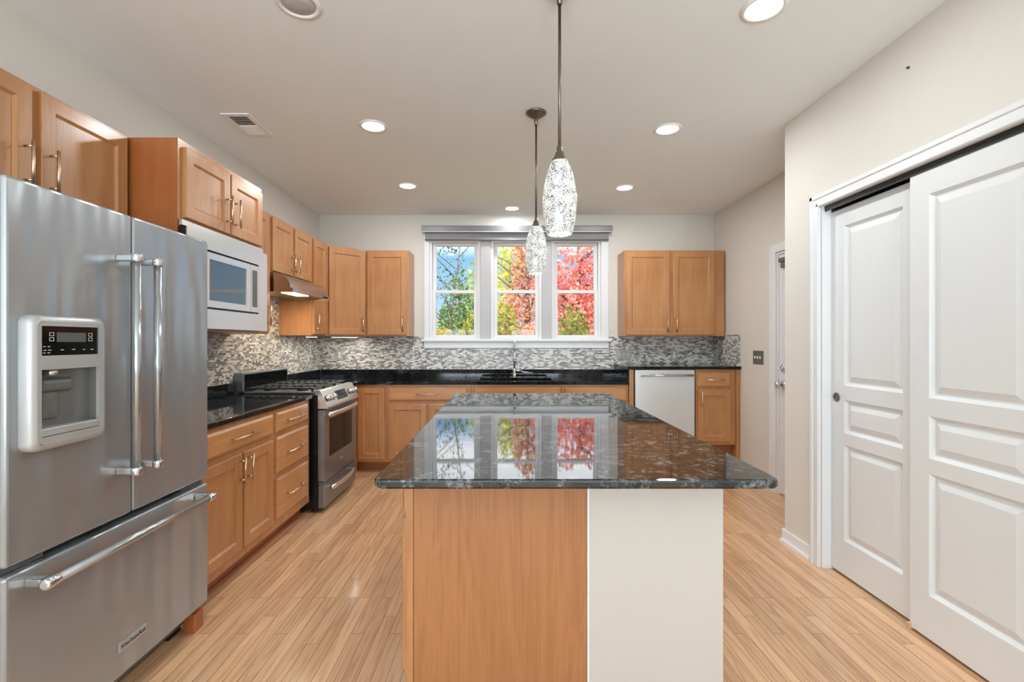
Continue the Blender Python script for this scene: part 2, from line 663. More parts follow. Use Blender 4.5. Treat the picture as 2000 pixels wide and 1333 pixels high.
class MB:
    def __init__(self):
        self.bm = bmesh.new()
        self.mi = 0

    def box(self, x0, x1, y0, y1, z0, z1, bev=0.0, seg=2):
        x0, x1 = min(x0, x1), max(x0, x1)
        y0, y1 = min(y0, y1), max(y0, y1)
        z0, z1 = min(z0, z1), max(z0, z1)
        v = [self.bm.verts.new(p) for p in ((x0, y0, z0), (x1, y0, z0), (x1, y1, z0), (x0, y1, z0),
                                            (x0, y0, z1), (x1, y0, z1), (x1, y1, z1), (x0, y1, z1))]
        fs = [self.bm.faces.new([v[i] for i in q]) for q in
              ((3, 2, 1, 0), (4, 5, 6, 7), (0, 1, 5, 4), (1, 2, 6, 5), (2, 3, 7, 6), (3, 0, 4, 7))]
        for f in fs:
            f.material_index = self.mi
        if bev:
            es = {e for f in fs for e in f.edges}
            r = bmesh.ops.bevel(self.bm, geom=list(es), offset=bev, segments=seg, affect='EDGES', profile=.5, clamp_overlap=True)
            for f in r['faces']:
                f.material_index = self.mi
        return self

    def rings(self, loops, closed_ends=True, smooth=False):
        """loops: list of equally long lists of points, bridged one to the next"""
        L = [[self.bm.verts.new(p) for p in lp] for lp in loops]
        n = len(L[0])
        for a, b in zip(L, L[1:]):
            for i in range(n):
                f = self.bm.faces.new((a[i], a[(i + 1) % n], b[(i + 1) % n], b[i]))
                f.material_index = self.mi
                f.smooth = smooth
        if closed_ends:
            for lp in (list(reversed(L[0])), L[-1]):
                f = self.bm.faces.new(lp)
                f.material_index = self.mi
        return self

    def slab(self, O, U, V, N, w, h, prof):
        """prof: list of (inset, height along N)"""
        O, U, V, N = Vector(O), Vector(U), Vector(V), Vector(N)
        loops = []
        for ins, hh in prof:
            loops.append([O + U * a + V * b + N * hh for a, b in
                          ((ins, ins), (w - ins, ins), (w - ins, h - ins), (ins, h - ins))])
        return self.rings(loops)

    def tube(self, pts, r, seg=10, cap=True, smooth=True):
        pts = [Vector(p) for p in pts]
        rs = r if isinstance(r, (list, tuple)) else [r] * len(pts)
        loops = []
        ref = None
        for i, p in enumerate(pts):
            d = (pts[min(i + 1, len(pts) - 1)] - pts[max(i - 1, 0)]).normalized()
            if ref is None:
                ref = AZ if abs(d.z) < .9 else AX
            u = d.cross(ref)
            if u.length < 1e-4:
                u = d.cross(AY)
            u.normalize()
            v = u.cross(d).normalized()
            ref = v
            loops.append([p + (u * math.cos(t) + v * math.sin(t)) * rs[i] for t in [2 * math.pi * k / seg for k in range(seg)]])
        return self.rings(loops, cap, smooth)

    def lathe(self, c, prof, seg=24, axis='Z', smooth=True, cap=True):
        c = Vector(c)
        loops = []
        for r, h in prof:
            lp = []
            for k in range(seg):
                a = 2 * math.pi * k / seg
                x, y = math.cos(a) * r, math.sin(a) * r
                if axis == 'Z':
                    q = Vector((x, y, h))
                elif axis == 'X':
                    q = Vector((h, x, y))
                else:
                    q = Vector((x, h, y))
                lp.append(c + q)
            loops.append(lp)
        return self.rings(loops, cap, smooth)

    def prism(self, poly, vec):
        vec = Vector(vec)
        a = [Vector(p) for p in poly]
        return self.rings([a, [p + vec for p in a]])

    def build(self, name, mats, parent=None, weld=False, recalc=True, label=None):
        bm = self.bm
        if recalc:
            bmesh.ops.recalc_face_normals(bm, faces=bm.faces)
        xs = [v.co for v in bm.verts]
        lo = Vector((min(v.x for v in xs), min(v.y for v in xs), min(v.z for v in xs)))
        hi = Vector((max(v.x for v in xs), max(v.y for v in xs), max(v.z for v in xs)))
        c = (lo + hi) / 2
        c.z = lo.z
        for v in bm.verts:
            v.co -= c
        me = bpy.data.meshes.new(name)
        bm.to_mesh(me)
        bm.free()
        for m in (mats if isinstance(mats, (list, tuple)) else [mats]):
            me.materials.append(m)
        o = bpy.data.objects.new(name, me)
        COL.objects.link(o)
        if parent:
            o.parent = parent
            o.location = c - wloc(parent)
        else:
            o.location = c
        if label:
            o['label'] = label
        return o


def struct(name, mb, mat):
    return tag(mb.build(name, mat), kind='structure')


def box_part(name, mat, parent, *b, bev=0.0, label=None):
    return MB().box(*b, bev=bev).build(name, mat, parent, label=label)


# ------------------------------------------------------------------ room dimensions
LX, RX, BY, CZ = -2.084, 2.362, 5.40, 2.743
CLX, CLY = 1.845, 3.148            # closet wall face and its end
# window openings in the back wall
WINS = [(-.846, -.272), (-.151, .423), (.533, 1.092)]
WZ0, WZ1 = 1.345, 2.455

struct('floor', MB().box(LX - .12, RX + .12, REAR_Y - .12, BY + .15, -.06, 0), FLOOR)
struct('ceiling', MB().box(LX - .12, RX + .12, REAR_Y - .12, BY + .15, CZ, CZ + .08), CEIL)
struct('wall_left', MB().box(LX - .12, LX, REAR_Y - .12, BY + .15, 0, CZ), WALL)

m = MB()
m.box(LX, -.90, BY, BY + .15, 0, CZ).box(1.15, RX, BY, BY + .15, 0, CZ)
m.box(-.90, 1.15, BY, BY + .15, 0, WZ0).box(-.90, 1.15, BY, BY + .15, WZ1, CZ)
m.box(-.90, WINS[0][0], BY, BY + .15, WZ0, WZ1).box(WINS[2][1], 1.15, BY, BY + .15, WZ0, WZ1)
m.box(WINS[0][1], WINS[1][0], BY, BY + .15, WZ0, WZ1).box(WINS[1][1], WINS[2][0], BY, BY + .15, WZ0, WZ1)
struct('wall_back', m, WALL)

# right wall with exterior door opening
D0, D1, DZ = 3.24, 4.151, 2.085
m = MB()
m.box(RX, RX + .12, REAR_Y - .12, D0, 0, CZ).box(RX, RX + .12, D1, BY + .15, 0, CZ).box(RX, RX + .12, D0, D1, DZ, CZ)
struct('wall_right', m, WALL)

# closet wall with sliding door opening, and its end return
C0, C1, CH = 1.585, 2.787, 2.10
m = MB()
m.box(CLX, CLX + .12, C1, CLY, 0, CZ).box(CLX, CLX + .12, C0, C1, CH, CZ).box(CLX, CLX + .12, REAR_Y, C0, 0, CZ)
m.box(CLX + .12, RX, CLY - .12, CLY, 0, CZ)
struct('wall_closet', m, WALL)

# assumed rear wall behind the camera, its two big windows added for daylight
m = MB()
for a, b in ((LX, -1.95), (-.35, .15), (1.75, CLX + .1)):
    m.box(a, b, REAR_Y - .12, REAR_Y, 0, CZ)
for a, b in ((-1.95, -.35), (.15, 1.75)):
    m.box(a, b, REAR_Y - .12, REAR_Y, 0, .3).box(a, b, REAR_Y - .12, REAR_Y, 2.4, CZ)
struct('wall_rear', m, WALL)
for i, (a, b) in enumerate(((-1.95, -.35), (.15, 1.75))):
    m = MB()
    m.box(a, a + .06, REAR_Y - .1, REAR_Y - .03, .3, 2.4).box(b - .06, b, REAR_Y - .1, REAR_Y - .03, .3, 2.4)
    m.box(a, b, REAR_Y - .1, REAR_Y - .03, .3, .36).box(a, b, REAR_Y - .1, REAR_Y - .03, 2.34, 2.4)
    m.box((a + b) / 2 - .03, (a + b) / 2 + .03, REAR_Y - .1, REAR_Y - .03, .36, 2.34)
    w = struct('window_%d' % (i + 4), m, WINW)
    MB().box(a + .06, b - .06, REAR_Y - .07, REAR_Y - .064, .36, 2.34).build('pane', GLASS, w)

# baseboards
def base(name, x0, x1, y0, y1, out):
    m = MB()
    m.box(x0, x1, y0, y1, 0, .085, bev=.003)
    if out == 'X-':
        m.box(x0 - .012, x0, y0, y1, 0, .02)
    elif out == 'X+':
        m.box(x1, x1 + .012, y0, y1, 0, .02)
    elif out == 'Y+':
        m.box(x0, x1, y1, y1 + .012, 0, .02)
    struct(name, m, WHITE)


base('baseboard_closet', CLX - .014, CLX, C1 + .085, CLY + .014, 'X-')
base('baseboard_closet_end', CLX, RX - .03, CLY, CLY + .014, 'Y+')
base('baseboard_right', RX - .014, RX, D1 + .09, 4.78, 'X-')
base('baseboard_closet_near', CLX - .014, CLX, REAR_Y, C0 - .085, 'X-')

# ------------------------------------------------------------------ windows
def casing_prof(m, x0, x1, y0, y1, z0, z1):
    m.box(x0, x1, y0, y1, z0, z1, bev=.004)


def win(i, x0, x1):
    m = MB()
    y0, y1 = BY + .012, BY + .12
    fw = .030
    m.box(x0, x0 + fw, y0, y1, WZ0, WZ1).box(x1 - fw, x1, y0, y1, WZ0, WZ1)
    m.box(x0 + fw, x1 - fw, y0, y1, WZ1 - fw * .6, WZ1).box(x0 + fw, x1 - fw, y0, y1, WZ0, WZ0 + .012)
    w = struct('window_%d' % i, m, WINW)
    zm = 1.885
    sx0, sx1 = x0 + fw, x1 - fw
    sw = .042
    # upper sash (outside), lower sash (inside)
    for nm, za, zb, ya, bot, top in (('upper_sash', zm - .02, WZ1 - fw * .6, BY + .07, .036, .034), ('lower_sash', WZ0 + .012, zm + .012, BY + .03, .03, .036)):
        s = MB()
        yb = ya + .035
        s.box(sx0, sx0 + sw, ya, yb, za, zb, bev=.003).box(sx1 - sw, sx1, ya, yb, za, zb, bev=.003)
        s.box(sx0 + sw, sx1 - sw, ya, yb, za, za + bot, bev=.003).box(sx0 + sw, sx1 - sw, ya, yb, zb - top, zb, bev=.003)
        so = s.build(nm, WINW, w)
        MB().box(sx0 + sw - .003, sx1 - sw + .003, ya + .014, ya + .018, za + bot - .003, zb - top + .003).build('pane', GLASS, so)
    l = MB()
    l.box((x0 + x1) / 2 - .03, (x0 + x1) / 2 + .03, BY + .028, BY + .05, zm + .013, zm + .02)
    l.build('sash_lock', WINW, w)
    return w


for i, (a, b) in enumerate(WINS):
    win(i + 1, a, b)
# casing, mullion covers, stool and apron
m = MB()
m.box(-.903, WINS[0][0] + .004, BY - .018, BY, 1.315, 2.46, bev=.004).box(WINS[2][1] - .004, 1.172, BY - .018, BY, 1.315, 2.46, bev=.004)
m.box(-.903, 1.172, BY - .018, BY, 2.4505, 2.54, bev=.004)
struct('trim_1', m, WHITE)
m = MB()
for a, b in ((WINS[0][1], WINS[1][0]), (WINS[1][1], WINS[2][0])):
    m.box(a + .004, b - .004, BY - .012, BY, 1.34, 2.45, bev=.004)
struct('trim_6', m, simple('grey_mullion', lin(186, 185, 187), .45, vary=.01))
m = MB()
m.box(-.93, 1.20, BY - .045, BY + .03, 1.312, 1.342, bev=.006)
m.box(-.905, 1.175, BY - .02, BY, 1.238, 1.312, bev=.005)
struct('trim_2', m, WHITE)

# ------------------------------------------------------------------ closet doors
def sliding_door(name, x, y0, y1, z0, z1, rows):
    """face at x looking -X, thickness .035, raised panels rows [(z0,z1)]"""
    m = MB()
    t = .035
    st = .098
    m.box(x, x + t, y0, y0 + st, z0, z1).box(x, x + t, y1 - st, y1, z0, z1)
    zs = [z0] + [z for r in rows for z in r] + [z1]
    for a, b in zip(zs[0::2], zs[1::2]):
        m.box(x, x + t, y0 + st, y1 - st, a, b)
    for a, b in rows:
        m.slab((x + t, y0 + st, a), AY, AZ, -AX, (y1 - y0) - 2 * st, b - a,
               [(0, 0), (0, t), (.015, t - .015), (.022, t - .015), (.052, t - .003), (.054, t - .003)])
    return struct(name, m, DOORW)


ROWS = [(.203, .738), (.805, .99), (1.07, 1.965)]
d1 = sliding_door('door_1', 1.900, 2.185, 2.775, .012, 2.088, ROWS)
d2 = sliding_door('door_2', 1.862, 1.595, 2.197, .012, 2.088, ROWS)
# cup pull on far door
c = MB()
c.lathe((1.900, 2.735, 1.0), [(.022, .0), (.026, -.004), (.023, -.006), (.018, -.003), (.012, -.001)], 20, 'X')
c.build('finger_pull', BRONZE, d1, label='round brushed metal finger pull')
g = MB()
g.box(1.85, 1.945, 2.19, 2.205, .0, .03, bev=.002)
g.build('floor_guide', simple('guide_plastic', lin(206, 170, 140), .4), d2, label='small tan floor guide at the door bottom')
# jamb lining, head, casing, track
m = MB()
jx0, jx1 = CLX, CLX + .12
m.box(jx0, jx1, C1, C1 - .008, 0, CH).box(jx0, jx1, C0, C0 + .006, 0, CH)
struct('trim_3', m, WHITE)
m = MB()
for y in (C1 + .004, ):
    m.box(CLX - .016, CLX, C1, C1 + .078, 0, CH + .075, bev=.004)
    m.box(CLX - .022, CLX - .008, C1 + .05, C1 + .074, 0, CH + .072, bev=.002)
    m.box(CLX - .020, CLX - .008, C1 + .004, C1 + .02, 0, CH + .02, bev=.002)
m.box(CLX - .016, CLX, C0 - .078, C0, 0, CH + .075, bev=.004)
m.box(CLX - .016, CLX, C0, C1, CH, CH + .075, bev=.004)
m.box(CLX - .022, CLX - .008, C0 - .07, C1 + .074, CH + .05, CH + .072, bev=.002)
m.box(CLX - .020, CLX - .008, C0, C1 + .02, CH + .004, CH + .02, bev=.002)
struct('trim_4', m, WHITE)
m = MB()
m.box(CLX + .012, CLX + .105, C0 + .01, C1 - .01, CH - .012, CH)
m.box(CLX + .014, CLX + .018, C0 + .01, C1 - .01, CH - .03, CH - .012).box(CLX + .0525, CLX + .0545, C0 + .01, C1 - .01, CH - .035, CH - .012)
tag(m.build('door_track', BLACK), 'black sliding track above the white closet doors', 'door track')

# ------------------------------------------------------------------ exterior door on right wall
m = MB()
dx = RX + .012
m.box(dx, dx + .044, D0 + .02, D1 - .018, .012, DZ - .018)
d3 = struct('door_3', m, simple('exterior_door_paint', lin(222, 224, 228), .35, vary=.01))
for z, nm in ((1.089, 'deadbolt'), (.948, 'door_knob')):
    k = MB()
    k.lathe((dx, 4.07, z), [(.033, 0), (.033, -.006), (.026, -.012), (.012, -.014)], 20, 'X')
    if nm == 'door_knob':
        k.lathe((dx, 4.07, z), [(.011, -.012), (.011, -.035), (.022, -.04), (.029, -.052), (.026, -.064), (.012, -.07)], 20, 'X')
    else:
        k.box(dx - .028, dx - .012, 4.066, 4.074, z - .016, z + .016, bev=.002)
    k.build(nm, CHROME, d3)
k = MB()
k.box(dx - .035, dx, 3.95, 4.09, 1.99, 2.025, bev=.003).box(dx - .028, dx, 3.97, 4.07, 1.94, 1.99, bev=.003)
k.build('door_closer', GREYPL, d3, label='grey closer bracket at the door top')
k = MB()
k.box(dx - .01, dx, D1 - .0185, D1 - .0165, .90, .99).build('strike_plate', CHROME, d3)
m = MB()
m.box(RX - .016, RX, D1, D1 + .085, 0, DZ + .07, bev=.004)
m.box(RX - .016, RX, D0 - .09, D1, DZ, DZ + .07, bev=.004)
m.box(RX - .022, RX - .016, D1 + .055, D1 + .08, 0, DZ + .066, bev=.002)
m.box(RX, RX + .12, D1 - .018, D1, 0, DZ).box(RX, RX + .12, D0, D0 + .018, 0, DZ).box(RX, RX + .12, D0 + .018, D1 - .018, DZ - .018, DZ)
struct('trim_5', m, WHITE)

# ------------------------------------------------------------------ cabinet kit
def pull(parent, a, b, N, out=.032, r=.0058, inset=.02):
    a, b, N = Vector(a), Vector(b), Vector(N)
    d = (b - a).normalized()
    m = MB()
    m.tube([a + N * out, b + N * out], r, 10)
    for p in (a + d * inset, b - d * inset):
        m.tube([p, p + N * (out - r * .5)], r * .8, 8)
    return m.build('handle', PULL, parent)


T = .02


def cab_door(parent, O, U, N, w, h, handle=None, stile=.056, mat=None):
    """O lower left back corner. handle: (u, v0, v1) vertical bar"""
    O, U, N = Vector(O), Vector(U), Vector(N)
    m = MB()
    m.slab(O, U, AZ, N, w, h, [(0, 0), (0, T - .003), (.003, T), (stile, T), (stile + .005, T - .004), (stile + .011, T - .009), (stile + .012, T - .009)])
    d = m.build('door', mat or MAPLE, parent)
    if handle:
        u, v0, v1 = handle
        pull(d, O + U * u + AZ * v0 + N * T, O + U * u + AZ * v1 + N * T, N)
    return d


def cab_drawer(parent, O, U, N, w, h, hl=.24, name='drawer', off=0):
    O, U, N = Vector(O), Vector(U), Vector(N)
    m = MB()
    m.slab(O, U, AZ, N, w, h, [(0, 0), (0, T - .009), (.003, T - .007), (.014, T), (.016, T)])
    d = m.build(name, MAPLEH, parent)
    if hl:
        c = O + U * (w / 2 + off) + AZ * (h / 2) + N * T
        pull(d, c - U * hl / 2, c + U * hl / 2, N)
    return d


UZ0, UZ1 = 1.372, 2.286
GC = 'maple wall cabinets'
GB = 'maple base cabinets'
NX, NY = Vector((1, 0, 0)), Vector((0, -1, 0))
G = .002

# --- cabinet above the refrigerator
FX = -1.78     # face-frame plane of 12in uppers on left wall
t = thing('wall_cabinet', (-1.93, 1.79, 1.83), 'maple wall cabinet directly above the steel refrigerator', 'cabinet', GC)
box_part('carcass', MAPLE, t, LX + G, FX, 1.33, 2.262, 1.83, UZ1, bev=.001)
cab_door(t, (FX, 1.352, 1.842), AY, NX, .435, .428, (.405, .05, .215))
cab_door(t, (FX, 1.822, 1.842), AY, NX, .417, .428, (.035, .05, .215))

# --- cabinet holding the microwave
MX = -1.55
t = thing('microwave_cabinet', (-1.8, 2.66, UZ0), 'deep maple cabinet with two doors above the built-in microwave', 'cabinet', GC)
m = MB()
m.box(LX + G, MX, 2.27, 2.29, UZ0, UZ1).box(LX + G, MX, 3.03, 3.05, UZ0, UZ1)
m.box(LX + G, MX, 2.29, 3.03, 1.90, UZ1).box(LX + G, MX, 2.29, 3.03, UZ0, UZ0 + .02)
m.box(LX + G, LX + .02, 2.29, 3.03, UZ0 + .02, 1.90)
m.build('carcass', MAPLED, t)
box_part('face_frame', MAPLE, t, MX, MX + .002, 2.27, 3.05, 1.9005, UZ1)
cab_door(t, (MX + .002, 2.302, 1.915), AY, NX, .370, .338, (.335, .045, .205))
cab_door(t, (MX + .002, 2.684, 1.915), AY, NX, .344, .338, (.035, .045, .205))

# --- narrow cabinet between microwave and hood
t = thing('wall_cabinet', (-1.93, 3.33, UZ0), 'narrow maple wall cabinet between the microwave and the range hood', 'cabinet', GC)
box_part('carcass', MAPLE, t, LX + G, FX, 3.052, 3.615, UZ0, UZ1, bev=.001)
cab_door(t, (FX, 3.075, UZ0 + .012), AY, NX, .52, .885, (.47, .05, .21))

# --- cabinet above hood
t = thing('wall_cabinet', (-1.93, 4.01, 1.845), 'short two-door maple wall cabinet above the range hood', 'cabinet', GC)
box_part('carcass', MAPLE, t, LX + G, FX, 3.617, 4.408, 1.845, UZ1, bev=.001)
cab_door(t, (FX, 3.645, 1.858), AY, NX, .352, .408, (.32, .03, .175))
cab_door(t, (FX, 4.03, 1.858), AY, NX, .352, .408, (.03, .03, .175))

# --- narrow cabinet right of the hood
t = thing('wall_cabinet', (-1.93, 4.6, UZ0), 'narrow single-door maple wall cabinet between the range hood and the corner cabinet', 'cabinet', GC)
box_part('carcass', MAPLE, t, LX + G, FX, 4.410, 4.788, UZ0, UZ1, bev=.001)
cab_door(t, (FX, 4.432, UZ0 + .012), AY, NX, .32, .885, (.045, .03, .19))

# --- diagonal corner cabinet
t = thing('corner_wall_cabinet', (-1.9, 5.2, UZ0), 'diagonal maple wall cabinet in the back left corner', 'cabinet', GC)
m = MB()
p = [(LX + G, 4.79), (FX, 4.79), (-1.474, 5.095), (-1.474, BY - G), (LX + G, BY - G)]
m.prism([(x, y, UZ0) for x, y in p], (0, 0, UZ1 - UZ0))
m.build('carcass', MAPLE, t)
ud = Vector((1, .997, 0)).normalized()
nd = Vector((ud.y, -ud.x, 0))
cab_door(t, Vector((FX, 4.79, UZ0 + .012)) + ud * .02, ud, nd, .392, .885, (.355, .03, .19))

# --- back wall cabinet left of window
t = thing('wall_cabinet', (-1.245, 5.25, UZ0), 'single-door maple wall cabinet on the back wall left of the window', 'cabinet', GC)
box_part('carcass', MAPLE, t, -1.472, -1.017, 5.10, BY - G, UZ0, UZ1, bev=.001)
cab_door(t, (-1.455, 5.10, UZ0 + .012), AX, NY, .415, .885, (.38, .03, .19))

# --- back wall cabinet right of window
t = thing('wall_cabinet', (1.8, 5.25, UZ0), 'wide two-door maple wall cabinet right of the window above the dishwasher', 'cabinet', GC)
box_part('carcass', MAPLE, t, 1.277, RX - .018, 5.10, BY - G, UZ0, UZ1, bev=.001)
cab_door(t, (1.297, 5.10, UZ0 + .012), AX, NY, .463, .885, (.432, .03, .19))
cab_door(t, (1.792, 5.10, UZ0 + .012), AX, NY, .441, .885, (.032, .03, .19))

# --- left base cabinets
BXF = -1.475
CT0, CT1 = .884, .914


def base_body(t, x0, x1, y0, y1, side, z0=.0, top=CT0 - G, toe=.07, toeh=.105):
    """side: 'L' faces +X, 'B' faces -Y"""
    m = MB()
    m.box(x0, x1, y0, y1, z0 + toeh, top, bev=.001)
    m.build('carcass', MAPLE, t)
    m = MB()
    if side == 'L':
        m.box(x0, x1 - toe, y0, y1, z0, z0 + toeh).box(x1 - toe, x1 - toe + .014, y0, y1, z0, z0 + .02, bev=.003)
    else:
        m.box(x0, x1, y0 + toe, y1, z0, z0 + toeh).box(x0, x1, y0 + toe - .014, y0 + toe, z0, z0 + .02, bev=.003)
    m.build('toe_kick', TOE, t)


t = thing('base_cabinet', (-1.77, 2.66, 0), 'maple base cabinet with one wide drawer over two doors beside the refrigerator', 'cabinet', GB)
base_body(t, LX + G, BXF, 2.275, 3.05, 'L')
cab_drawer(t, (BXF, 2.30, .73), AY, NX, .725, .128, .25)
cab_door(t, (BXF, 2.30, .160), AY, NX, .363, .534, (.335, .375, .52))
cab_door(t, (BXF, 2.687, .160), AY, NX, .338, .534, (.03, .375, .52))
t = thing('base_cabinet', (-1.77, 3.33, 0), 'maple base cabinet with three stacked drawers left of the range', 'cabinet', GB)
base_body(t, LX + G, BXF, 3.052, 3.615, 'L')
for z, h in ((.73, .128), (.464, .234), (.168, .264)):
    cab_drawer(t, (BXF, 3.075, z), AY, NX, .485, h, .25)

# --- corner base + back run
BYF = 4.80
t = thing('base_cabinet', (-1.63, 5.1, 0), 'maple corner base cabinet with one tall door right of the range', 'cabinet', GB)
base_body(t, LX + G, -1.182, BYF, BY - G, 'B')
box_part('filler', MAPLE, t, LX + G, BXF, 4.447, BYF - .001, .0, CT0 - G)
cab_door(t, (-1.466, BYF, .135), AX, NY, .266, .717, None)
t = thing('base_cabinet', (-.76, 5.1, 0), 'maple base cabinet with a wide drawer over two doors left of the sink', 'cabinet', GB)
base_body(t, -1.18, -.332, BYF, BY - G, 'B')
cab_drawer(t, (-1.158, BYF, .722), AX, NY, .786, .134, .226)
cab_door(t, (-1.158, BYF, .135), AX, NY, .378, .552, None)
cab_door(t, (-.752, BYF, .135), AX, NY, .38, .552, None)
t = thing('sink_base_cabinet', (.12, 5.1, 0), 'maple sink base cabinet with a plain false drawer front below the faucet', 'cabinet', GB)
m = MB()
m.box(-.33, -.31, BYF, BY - G, .105, CT0 - G).box(.556, .576, BYF, BY - G, .105, CT0 - G)
m.box(-.31, .556, BYF, BYF + .02, .105, CT0 - G).box(-.31, .556, BY - .02, BY - G, .105, CT0 - G).box(-.31, .556, BYF + .02, BY - .02, .105, .125)
m.build('carcass', MAPLE, t)
m = MB()
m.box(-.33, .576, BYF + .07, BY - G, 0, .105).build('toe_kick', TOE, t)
cab_drawer(t, (-.308, BYF, .722), AX, NY, .862, .134, 0, 'false_front')
cab_door(t, (-.308, BYF, .135), AX, NY, .42, .552, None)
cab_door(t, (.134, BYF, .135), AX, NY, .42, .552, None)
t = thing('base_cabinet', (.9, 5.1, 0), 'maple base cabinet between the sink cabinet and the dishwasher', 'cabinet', GB)
base_body(t, .578, 1.244, BYF, BY - G, 'B')
cab_drawer(t, (.60, BYF, .722), AX, NY, .622, .134, 0)
cab_door(t, (.60, BYF, .135), AX, NY, .30, .552, None)
cab_door(t, (.922, BYF, .135), AX, NY, .30, .552, None)

# --- raised section
RT0, RT1 = 1.037, 1.066
t = thing('end_panel', (1.26, 5.1, 0), 'tall maple end panel left of the dishwasher', 'panel')
box_part('panel', MAPLE, t, 1.248, 1.292, 4.785, BY - G, 0, RT0 - G, bev=.001)
t = thing('base_cabinet', (2.13, 5.1, 0), 'raised maple base cabinet with a drawer and one door right of the dishwasher', 'cabinet', GB)
m = MB()
m.box(1.918, 2.318, BYF, BY - G, .28, RT0 - G, bev=.001).build('carcass', MAPLE, t)
m = MB()
m.box(1.918, 2.318, BYF + .07, BY - G, 0, .28).build('toe_kick', TOE, t)
box_part('filler', MAPLE, t, 2.32, RX - .003, BYF - .012, BY - G, 0, RT0 - G)
cab_drawer(t, (1.935, BYF, .862), AX, NY, .328, .144, .175)
cab_door(t, (1.935, BYF, .313), AX, NY, .328, .516, (.03, .355, .50))

# ------------------------------------------------------------------ worktops
def ogee(m, x0, x1, y0, y1, z0, z1, b=.01):
    m.box(x0, x1, y0, y1, z0, z1, bev=b, seg=3)


m = MB()
m.box(LX + G, -1.45, 2.262, 3.655, CT0, CT1, bev=.004)
w = tag(m.build('worktop', GRANB), 'black granite worktop between the refrigerator and the range', 'worktop', 'granite worktops')
MB().box(LX + G, LX + .022, 2.262, 3.655, CT1, 1.0, bev=.002).build('upstand', GRANB, w)
m = MB()
SX0, SX1, SY0, SY1 = -.26, .50, 4.90, 5.27
m.box(LX + G, -1.45, 4.442, 4.77, CT0, CT1, bev=.003)
m.box(LX + G, SX0, 4.77, BY - G, CT0, CT1, bev=.001).box(SX1, 1.246, 4.77, BY - G, CT0, CT1, bev=.001)
m.box(SX0, SX1, 4.77, SY0, CT0, CT1, bev=.001).box(SX0, SX1, SY1, BY - G, CT0, CT1, bev=.001)
w = tag(m.build('worktop', GRANB), 'long black granite worktop under the window around the sink', 'worktop', 'granite worktops')
m = MB()
m.box(LX + .024, 1.243, BY - .022, BY - G, CT1, 1.0, bev=.002).box(LX + G, LX + .022, 4.442, BY - .022, CT1, 1.0, bev=.002)
m.build('upstand', GRANB, w)
m = MB()
m.box(1.232, RX - G, 4.765, BY - G, RT0, RT1, bev=.004)
w = tag(m.build('worktop', GRANB), 'raised black granite worktop above the dishwasher', 'worktop', 'granite worktops')
MB().box(1.232, 1.2465, 4.778, BY - .024, CT1 + .001, RT0, bev=.001).build('riser', GRANB, w)

# island
m = MB()
IX0, IX1, IY0, IY1 = -.388, .815, 1.400, 3.72
pts = []
def rc(cx, cy, r, a0):
    return [(cx + r * math.cos(math.radians(a0 + k * 15)), cy + r * math.sin(math.radians(a0 + k * 15))) for k in range(7)]
R_ = .035
outline = rc(IX1 - R_, IY1 - R_, R_, 0) + rc(IX0 + R_, IY1 - R_, R_, 90) + rc(IX0 + R_, IY0 + R_, R_, 180) + rc(IX1 - R_, IY0 + R_, R_, 270)
cx, cy = (IX0 + IX1) / 2, (IY0 + IY1) / 2


def inset(o, d):
    out = []
    for x, y in o:
        out.append((x - d * (1 if x > cx else -1) * min(1, abs(x - cx) / ((IX1 - IX0) / 2)), y - d * (1 if y > cy else -1) * min(1, abs(y - cy) / ((IY1 - IY0) / 2))))
    return out


prof = [(.010, .884), (.003, .8865), (0, .892), (0, .906), (.0025, .9112), (.008, .914)]
m.rings([[(x, y, z) for x, y in inset(outline, d)] for d, z in prof])
tag(m.build('island_worktop', GRAN), 'large polished grey and black granite slab on top of the kitchen island', 'worktop')

t = thing('island_cabinet', (-.02, 2.65, 0), 'maple island cabinet with doors facing the range under the granite slab', 'cabinet')
IB0, IB1 = 1.65, 3.60
box_part('carcass', MAPLE, t, -.330, .284, IB0 + .007, IB1, .105, .882)
box_part('end_panel', PANEL, t, -.312, .284, IB0, IB0 + .006, .0, .882, label='plain maple end panel with cathedral grain')
box_part('face_frame', MAPLE, t, -.339, -.3305, IB0, IB1, .105, .882)
box_part('corner_stile', MAPLE, t, -.339, -.3145, IB0 - .001, IB0 + .0065, .0, .882)
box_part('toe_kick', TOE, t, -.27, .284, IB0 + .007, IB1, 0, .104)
NI = Vector((-1, 0, 0))
for k in range(3):
    y0 = IB0 + .028 + k * .64
    d = cab_drawer(t, (-.339, y0, .73), AY, NI, .60, .128, .24)
    cab_door(t, (-.339, y0, .17), AY, NI, .29, .53, (.26, .37, .52))
    cab_door(t, (-.339, y0 + .31, .17), AY, NI, .29, .53, (.03, .37, .52))
t = thing('island_wall', (.52, 2.6, 0), 'painted off-white half wall on the right side of the island', 'half wall')
box_part('wall_panel', KNEE, t, .286, .755, IB0, IB1, 0, .882, bev=.002)
box_part('corner_bead', WHITE, t, .2855, .292, IB0 - .002, IB0 - .0002, 0, .882)

